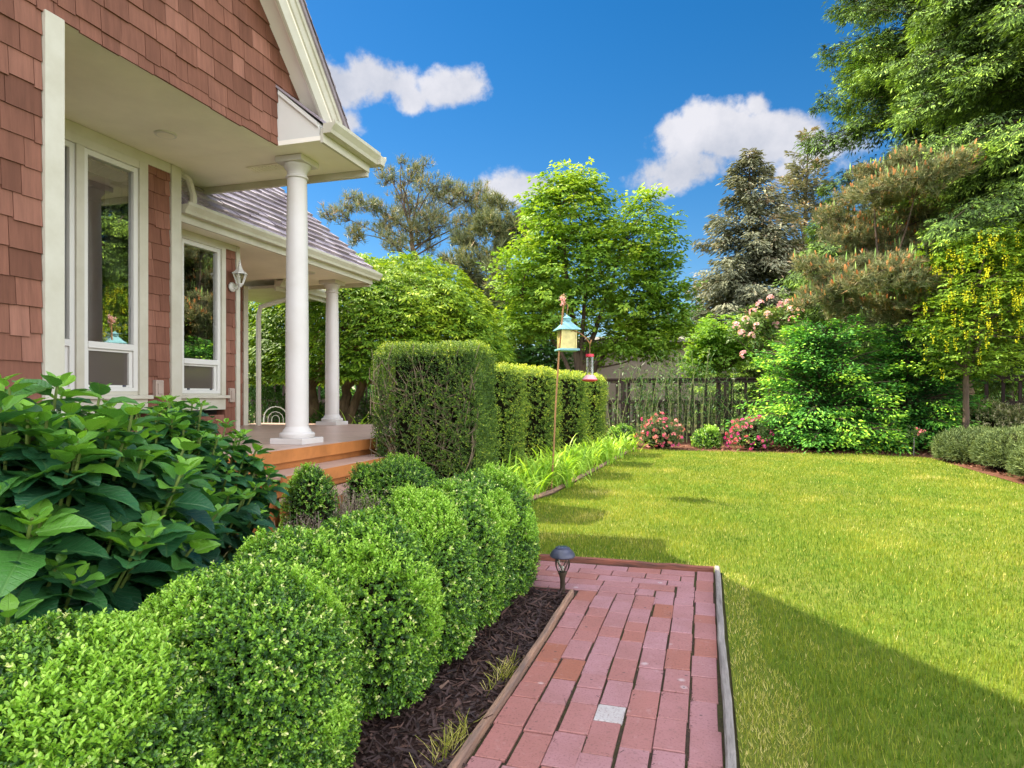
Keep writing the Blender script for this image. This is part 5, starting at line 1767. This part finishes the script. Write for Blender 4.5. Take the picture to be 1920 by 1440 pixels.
tnd = .37 + .10 * nzd(Pd * 1.3) + rr.normal(size=n) * .07 + .16 * np.clip(u[:, 2], 0, 1) + .30 * (rdep - .9)  # tone paints a sunlit crown top and a shaded inside
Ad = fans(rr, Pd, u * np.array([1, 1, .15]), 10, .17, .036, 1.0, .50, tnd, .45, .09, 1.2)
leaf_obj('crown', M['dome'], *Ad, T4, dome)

# upright green maple beyond the hedge row
D = 18.5
c = W(1095, 741, D)
def E(px, py, rw, rh, D=D, dy=0):
    return (W(px, py, D + dy), (rw * D / FPX, rw * D / FPX * .9, rh * D / FPX))
crown_tree('maple_tree', 'tall upright green maple with many stems behind the feeders', 'maple tree', c,
           [E(1100, 540, 150, 120), E(1065, 420, 85, 90), E(1075, 350, 55, 40), E(1185, 445, 85, 75), E(1225, 550, 75, 90), E(1000, 520, 75, 80), E(1205, 380, 35, 25), E(990, 610, 75, 50), E(1180, 640, 95, 55), E(1245, 620, 50, 55), E(1020, 380, 35, 28)],
           611, 1500, .36, 7, .24, .075, M['maple'],
           [([W(1085, 850, D), W(1085, 700, D), W(1075, 600, D), W(1055, 480, D), W(1050, 390, D)], .13, .03),
            ([W(1092, 850, D), W(1095, 680, D), W(1130, 580, D), W(1165, 470, D)], .11, .03),
            ([W(1097, 850, D), W(1110, 690, D), W(1170, 620, D), W(1230, 560, D)], .09, .02),
            ([W(1082, 850, D), W(1070, 690, D), W(1020, 610, D), W(980, 560, D)], .08, .02),
            ([W(1088, 850, D), W(1090, 640, D), W(1100, 520, D), W(1105, 430, D)], .09, .02)],
           tone=.50, flat=.35, limb_r=.03, shell=.42)
# lime shrubs behind the fence
D = 20
crown_tree('lime_shrub', 'light yellow green bushy tree behind the fence, left of the pink rhododendron', 'garden tree', W(1345, 741, D),
           [E(1345, 640, 50, 55, 20), E(1385, 660, 40, 45, 20), E(1320, 680, 35, 40, 20)], 621, 300, .3, 7, .2, .07, M['lime'], [([W(1345, 830, D), W(1345, 700, D), W(1350, 620, D)], .07, .02)], tone=.55)
# laburnum with yellow chains
D = 11.7
lb = W(1812, 741, D)
lroot = crown_tree('laburnum_tree', 'golden chain tree with hanging yellow blossoms at the right', 'laburnum tree', lb,
           [E(1850, 560, 105, 110, D), E(1905, 480, 70, 70, D), E(1790, 480, 45, 45, D), E(1780, 600, 60, 60, D), E(1900, 620, 60, 80, D), E(1830, 680, 85, 42, D), E(1770, 640, 45, 40, D), E(1860, 450, 60, 45, D)],
           631, 900, .26, 7, .11, .036, M['labur'],
           [([W(1812, 845, D), W(1810, 740, D), W(1815, 640, D), W(1825, 540, D), W(1850, 470, D)], .058, .02), ([W(1815, 700, D), W(1850, 600, D), W(1890, 520, D)], .05, .02)],
           tone=.55, flat=.5, limb_r=.022)
r = np.random.default_rng(632)
arr = []
for k in range(170):
    px_, py_ = r.normal(1862, 66), r.normal(525, 72)
    py_ = min(max(py_, 430), 690); px_ = max(px_, 1735)
    top = W(px_, py_, D + r.normal() * .75 - .4)
    L = r.uniform(.12, .34)
    nq = 26
    t = r.random(nq) ** .8
    a = r.uniform(0, 6.28, nq)
    rad2 = .024 * (1 - t * .75)
    Pq = top + np.stack([np.cos(a) * rad2, np.sin(a) * rad2, -t * L], 1)
    Uq = np.stack([np.cos(a), np.sin(a), -np.full(nq, .5)], 1)
    arr.append([Pq, Uq, r.normal(size=(nq, 3)), np.full(nq, .025), np.full(nq, .019), r.random(nq)])
A = cat(arr); A[0] = A[0] - np.array([lb[0], lb[1], 0])
leaf_obj('blossoms', M['yellow'], *A, T4, lroot)

# false cypress: big layered evergreen shrub at the back of the lawn
def layered_shrub(name, label, catg, x, y, rx, ry, H, n, seed, mat, size, lw, tone, parent_group=None, core=True, nl=9, droop=.28, tip=.45, p=2.6, zmin=-.7):
    r = np.random.default_rng(seed)
    root = thing(name, label, catg, (x, y, 0), 0, parent_group)
    P, N = dome_surface(r, n, rx, H, p, .38, .07, ry=ry, zmin=zmin)
    P = P - N * (r.random(n) ** 1.6 * .28)[:, None]
    nz = Noise(r, 14, 2.6); nz2 = Noise(r, 14, 6)
    P += N * (.13 * nz(P) + .05 * nz2(P))[:, None]
    P[:, 2] = np.maximum(P[:, 2], .05)
    # gather into layered shelves
    lay = .19
    P[:, 2] += -.45 * (np.mod(P[:, 2] + .10 * nz(P * .8), lay) - lay / 2)
    O = N * np.array([1, 1, .25]) + np.array([0, 0, .15])
    tn = tone + .13 * nz(P) + .07 * nz2(P) + r.normal(size=n) * .06
    leaf_obj('foliage', mat, *fans(r, P, O, nl, size, lw, 1.0, droop, tn, tip, .08, 1.0), T4, root)
    if core: core_mesh('shaded_core', rx, H, p, .38, root, ry, k=.80)
    return root
def cypress(label, x, y, H, R, seed, n_br, m_sp, tone, prof=.42):
    return conifer(label, x, y, H, R, .05, n_br, m_sp, .085, .034, M['hinoki'], seed, prof, .42, .34, .12, tone, .62, name='false_cypress', trunk_r=.07, catg='evergreen shrub', twig_w=1.0, leafname='foliage')
cypress('broad dark green false cypress with layered fans behind the lawn', 2.35, 14.75, 2.45, 1.75, 701, 300, 240, .46)
cypress('darker false cypress half to the right, merging with the broad one', 4.00, 15.0, 2.35, 1.45, 702, 240, 220, .34)
cypress('low dark evergreen skirt beside the right fence section', 5.05, 15.3, 1.0, .75, 703, 90, 120, .28)

# rhododendron with pale pink trusses
D = 15.2
rb = W(1440, 741, D)
ro = crown_tree('rhododendron', 'leggy rhododendron with pale pink flower heads near the fence', 'rhododendron', rb,
                [E(1440, 610, 55, 42, D), E(1480, 590, 28, 25, D), E(1405, 620, 35, 40, D), E(1440, 660, 40, 30, D)], 711, 200, .2, 6, .14, .04, M['rhodo'],
                [([W(1443, 850, D), W(1441, 750, D), W(1446, 680, D), W(1440, 620, D)], .05, .015), ([W(1445, 720, D), W(1425, 670, D), W(1405, 630, D)], .03, .01)], tone=.5, limb_r=.014)
def blossoms(r, P, N, nper, rad_, pet, tone):
    arr = []
    for q, nn_, t in zip(P, N, tone):
        v = nrm(r.normal(size=(nper, 3)) + nn_ * 1.2)
        Pq = q + v * rad_
        # five petals per flower
        for k in range(5):
            a = nrm(np.cross(v, r.normal(size=(nper, 3)))) if k == 0 else None
            if k == 0: A0 = a; B0 = np.cross(v, A0)
            th = k * 2 * math.pi / 5
            U = A0 * math.cos(th) + B0 * math.sin(th) + v * .45
            arr.append([Pq, U, v, np.full(nper, pet), np.full(nper, pet * .95), np.clip(t + r.normal(size=nper) * .1, 0, 1)])
    return cat(arr)
r = np.random.default_rng(712)
fp = np.array([W(a, b, D - .35 + r.normal() * .25) for a, b in [(1425, 570), (1440, 590), (1462, 572), (1478, 568), (1492, 575), (1500, 583), (1505, 570), (1412, 585), (1398, 600), (1455, 610), (1470, 595), (1486, 600), (1420, 612), (1390, 625), (1395, 665), (1485, 580), (1445, 560), (1432, 630), (1500, 600), (1465, 625), (1410, 630), (1380, 610)]]) - np.array([rb[0], rb[1], 0])
leaf_obj('blossoms', M['palepink'], *blossoms(r, fp, np.tile([-.3, -.5, .7], (len(fp), 1)), 12, .07, .045, r.uniform(.2, .9, len(fp))), TF, ro)

# azaleas
def azalea(label, x, y, R, H, nfl, seed, tlo, thi):
    r = np.random.default_rng(seed)
    root = thing('azalea', label, 'azalea', (x, y, 0), 0, 'pink azaleas in front of the fence')
    P, N = dome_surface(r, 900, R, H, 2.2, .45, .12)
    P -= N * (r.random(900) ** 1.2 * .15)[:, None]
    leaf_obj('foliage', M['azalea'], *sprigs(r, P, N, 7, .07, .035, .014, .6, .3, .9, r.normal(.4, .2, 900)), T4, root)
    k = r.choice(900, nfl, replace=False)
    k = k[(P[k, 2] > .08)]
    leaf_obj('blossoms', M['pink'], *blossoms(r, P[k] + N[k] * .04, N[k], 3, .03, .034, r.uniform(tlo, thi, len(k))), TF, root)
    core_mesh('shaded_core', R, H, 2.2, .45, root, k=.66)
    m = MB()
    for i in range(8):
        a = r.uniform(0, 6.28); m.tube([(0, 0, 0), (R * .6 * math.cos(a), R * .6 * math.sin(a), H * .6)], [.012, .005], 5)
    m.build('stem', M['twig'], root)
    return root
a = W(1236, 845, 13.3); azalea('salmon and pink azalea bush left of the bamboo canes', a[0], a[1], .46, .68, 70, 721, .35, 1.0)
a = W(1408, 845, 13.1); azalea('magenta pink azalea bush at the left foot of the false cypress', a[0], a[1], .42, .72, 85, 722, .0, .75)
a = W(1325, 845, 13.4)
boxwood('small leafy green shrub between the two pink azaleas', a[0], a[1], .28, .40, 723, 700, .035, 0, .3, None, tonebase=.42, name='small_shrub')
a = W(1165, 845, 13.9)
boxwood('low pale leaved shrub beside the farthest hedge block', a[0], a[1], .3, .45, 724, 600, .04, 0, .0, None, tonebase=.34, name='small_shrub')

# bamboo in front of the fence
def bamboo(label, cx, cy, n, H, seed, spread):
    r = np.random.default_rng(seed)
    root = thing('bamboo', label, 'bamboo', (cx, cy, 0), 0, 'bamboo clumps along the fence')
    arr = []
    for i in range(n):
        x, y = r.normal() * spread, r.normal() * .15
        h = H * r.uniform(.6, 1.1); lx, ly = r.normal() * .22, r.normal() * .10 - .08
        ts = np.linspace(0, 1, 7)
        path = np.stack([x + lx * ts ** 2, y + ly * ts ** 2, h * ts], 1)
        m = MB(); m.tube(path, np.linspace(.012, .004, 7), 6); m.build('cane', M['cane'], root)
        k = int(115 * h / 2)
        t = .15 + .85 * r.random(k) ** .8
        P = np.stack([x + lx * t ** 2, y + ly * t ** 2, h * t], 1) + r.normal(size=(k, 3)) * .13
        U = r.normal(size=(k, 3)) * .6 + np.array([0, -.15, -.35])
        arr.append([P, U, r.normal(size=(k, 3)) * .5 + [0, 0, 1], r.uniform(.07, .16, k), np.full(k, .022), r.random(k)])
    leaf_obj('foliage', M['bambl'], *cat(arr), T4, root)
    return root
for i, (px_, n, H, lb_) in enumerate(((1205, 16, 1.7, 'bamboo clump nearest the hedge row'), (1290, 18, 2.0, 'bamboo clump with tall pale canes in the middle of the fence'), (1362, 12, 1.6, 'bamboo clump close to the rhododendron stem'))):
    a = W(px_, 845, 15.1); bamboo(lb_, a[0], a[1], n, H, 731 + i, .38)

# standard rose on a stake
a = W(1713, 855, 11.75)
rose = thing('standard_rose', 'small staked rose with red flowers at the lawn corner', 'rose', (a[0], a[1], 0))
m = MB(); m.tube([(0, 0, 0), (.01, 0, .36)], .010, 6); m.build('stake', M['greywood'], rose)
r = np.random.default_rng(741)
q = r.normal(size=(70, 3)) * np.array([.09, .09, .05]) + [0.02, 0, .42]
leaf_obj('foliage', M['azalea'], *sprigs(r, q, r.normal(size=(70, 3)), 6, .05, .035, .02), T4, rose)
leaf_obj('blossoms', M['pink'], *blossoms(r, q[:7] + [0, -.03, .03], np.tile([0, -.5, .6], (7, 1)), 2, .015, .025, np.full(7, .75)), TF, rose)

# junipers and variegated shrubs on the right
def juniper(label, x, y, rx, ry, H, n, seed, ll=.07):
    r = np.random.default_rng(seed)
    root = thing('juniper', label, 'juniper', (x, y, 0), 0, 'spreading junipers right of the lawn')
    P, N = dome_surface(r, n, rx, H, 2.3, .40, .05, ry=ry, zmin=-.6)
    P -= N * (r.random(n) ** 1.5 * .12)[:, None]; P[:, 2] = np.maximum(P[:, 2], .03)
    nz = Noise(r, 12, 4)
    tn = .42 + .13 * nz(P) + r.normal(size=n) * .1
    leaf_obj('foliage', M['juniper'], *sprigs(r, P, N * .7 + np.array([0, 0, .5]), 9, .11, ll * .75, .011, .7, .5, .55, tn, .35, .1), T4, root)
    core_mesh('shaded_core', rx, H, 2.3, .40, root, ry, k=.88)
    return root
juniper('juniper mound at the far corner of the lawn', 4.45, 12.35, .72, .70, .52, 3800, 751)
juniper('long middle juniper mound on the right of the lawn', 4.85, 11.1, 1.02, 1.05, .66, 6500, 752)
juniper('near juniper mound cut by the right frame edge', 4.80, 9.6, 1.02, 1.10, .64, 6500, 753)
juniper('juniper mound behind the long middle one, further right', 6.1, 10.8, 1.1, 1.3, .72, 5200, 754)
def varieg(label, x, y, R, H, seed):
    r = np.random.default_rng(seed)
    root = thing('variegated_shrub', label, 'shrub', (x, y, 0), 0, 'variegated shrubs behind the junipers')
    P, N = dome_surface(r, 1500, R, H, 2.2, .45, .12)
    P -= N * (r.random(1500) ** 1.3 * .2)[:, None]
    leaf_obj('foliage', M['varieg'], *sprigs(r, P, N, 7, .09, .045, .022, .7, .3, .85, r.normal(.5, .22, 1500), .2, .15), T4, root)
    core_mesh('shaded_core', R, H, 2.2, .45, root, k=.72)
    m = MB()
    for i in range(7):
        a = r.uniform(0, 6.28); m.tube([(0, 0, 0), (R * .7 * math.cos(a), R * .7 * math.sin(a), H * 1.08)], [.014, .003], 5)
    m.build('stem', M['twig'], root)
a = W(1850, 741, 12.7); varieg('pale variegated shrub in front of the fence post, behind the junipers', a[0], a[1], .62, .98, 761)
a = W(1930, 741, 12.2); varieg('pale variegated shrub cut by the right frame edge', a[0], a[1], .6, .92, 762)

# greenery and a wire chair beyond the porch
c = W(512, 741, 11.2)
ch = thing('wire_chair', 'white wire garden chair with arched back beyond the porch deck', 'garden chair', (c[0], c[1], 0), R_(25))
m = MB()
arch = [(-.2, .18, .42), (-.2, .20, .68)] + [(.2 * -math.cos(t), .21, .70 + .2 * math.sin(t)) for t in np.linspace(0, math.pi, 9)] + [(.2, .20, .68), (.2, .18, .42)]
m.tube(arch, .011, 6); m.build('back_frame', M['white_iron'], ch, True)
m = MB()
for s in (.13, .065):
    m.tube([(-s, .19, .44), (-s, .2, .66)] + [(s * -math.cos(t), .205, .68 + s * math.sin(t)) for t in np.linspace(0, math.pi, 7)] + [(s, .2, .66), (s, .19, .44)], .006, 5)
m.tube([(-.2, .2, .6), (.2, .2, .6)], .006, 5); m.build('back_wires', M['white_iron'], ch)
m = MB(); m.lathe([(.21, .42), (.22, .43), (.21, .44)], (0, 0, 0), 20); m.build('seat', M['white_iron'], ch)
for sx in (-1, 1):
    for sy in (-1, 1):
        m = MB(); m.tube([(sx * .15, sy * .15, .43), (sx * .19, sy * .19, 0)], .010, 6); m.build('leg', M['white_iron'], ch)

def shrub(label, px_, d, R, H, seed, mat, tone=.4, n=1000, ll=.06, name='garden_shrub'):
    r = np.random.default_rng(seed)
    a = W(px_, 741, d)
    root = thing(name, label, 'shrub', (a[0], a[1], 0))
    P, N = dome_surface(r, n, R, H, 2.1, .5, .15)
    P -= N * (r.random(n) ** 1.2 * .3 * R)[:, None]
    leaf_obj('foliage', mat, *sprigs(r, P, N, 7, ll * 2, ll, ll * .45, .7, .3, .85, r.normal(tone, .16, n), .25, .1), T4, root)
    m = MB()
    for i in range(9):
        q = r.uniform(0, 6.28); m.tube([(0, 0, 0), (R * .7 * math.cos(q), R * .7 * math.sin(q), H * .8)], [.016, .005], 5)
    m.build('stem', M['twig'], root)
shrub('dark shrub behind the wire chair', 478, 12.6, .75, 1.25, 771, M['dark_tree'])
shrub('leafy shrub seen between the two porch columns', 585, 13.6, .6, .95, 772, M['dark_tree'], .5)
shrub('airy yellow green shrub behind the first low hedge block', 945, 13.0, .7, 1.55, 773, M['lime'], .45)
shrub('dark shrub in front of the left fence, right of the iris', 710, 14.5, .9, 1.2, 774, M['dark_tree'])

# ================================================================== BEYOND THE FENCE
nb = thing('neighbour_house', 'beige neighbouring house half hidden behind the upright maple', 'house', (-2.9, 27, 0))
m = MB()
m.box(-3.2, 4.0, 0, 6, 0, 3.3)
for k in range(16):
    m.box(-3.22, 4.02, -.008, -.002, .1 + k * .2, .295 + k * .2)
m.build('wall', M['siding'], nb)
m = MB(); m.prism([(-.5, 3.22), (3, 3.7), (6.5, 3.22), (6.5, 3.34), (3, 3.82), (-.5, 3.34)], 'x', -3.6, 4.4); m.build('roof', M['dark_in'], nb)
m = MB(); m.box(3.92, 4.08, -.06, .1, 0, 3.6); m.build('corner_board', M['trim'], nb)
m = MB(); m.box(-3.28, -3.12, -.06, .1, 0, 3.6); m.build('corner_board', M['trim'], nb)

bg = [(985, 24, 4.4, 2.2, 'green garden tree behind the hedge row, between the two maples', M['dark_tree']),
      (520, 24, 3.0, 2.6, 'broad dark green tree behind the left fence, seen past the first column', M['dark_tree']),
      (400, 22, 4.2, 3.0, 'dark garden tree hidden mostly by the house wing', M['dark_tree']),
      (1690, 24, 4.6, 3.0, 'shaded green tree behind the false cypress', M['dark_tree']),
      (1890, 22, 5.2, 3.2, 'green tree behind the right fence section', M['dark_tree']),
      (1255, 30, 5.2, 2.6, 'distant green tree between the maple and the spruces', M['dark_tree'])]
for i, (px_, d, H, R, lb_, mt) in enumerate(bg):
    a = W(px_, 741, d)
    crown_tree('garden_tree', lb_, 'garden tree', a, [((a[0], a[1], H * .55), (R, R, H * .5))], 800 + i, 260, .5, 7, .36, .11, mt,
               [([(a[0], a[1], 0), (a[0] + .1, a[1], H * .4), (a[0], a[1], H * .8)], .14, .04)], tone=.4, limb_r=.04)
# trees standing outside the frame on the right, mirrored in the windows
r = np.random.default_rng(900)
n = 5200
ang = r.uniform(R_(-20), R_(85), n)
dist = r.uniform(46, 60, n)
Pw = np.stack([-np.sin(ang - R_(10)) * dist + 0, np.cos(ang - R_(10)) * dist, r.random(n) ** .8 * (2.6 + 1.4 * np.sin(ang * 17) + .8 * np.sin(ang * 41))], 1)
Pw[:, 2] = np.maximum(Pw[:, 2], .1)
o = leaf_obj('distant_wood', M['dark_tree'], *fans(r, Pw, r.normal(size=(n, 3)) + [0, -1, .3], 7, 1.1, .38, 1.0, .3, r.normal(.4, .15, n), .3, .1, 1.4), T4)
o['kind'] = 'stuff'
tag(o, 'low line of far trees beyond the neighbouring gardens')
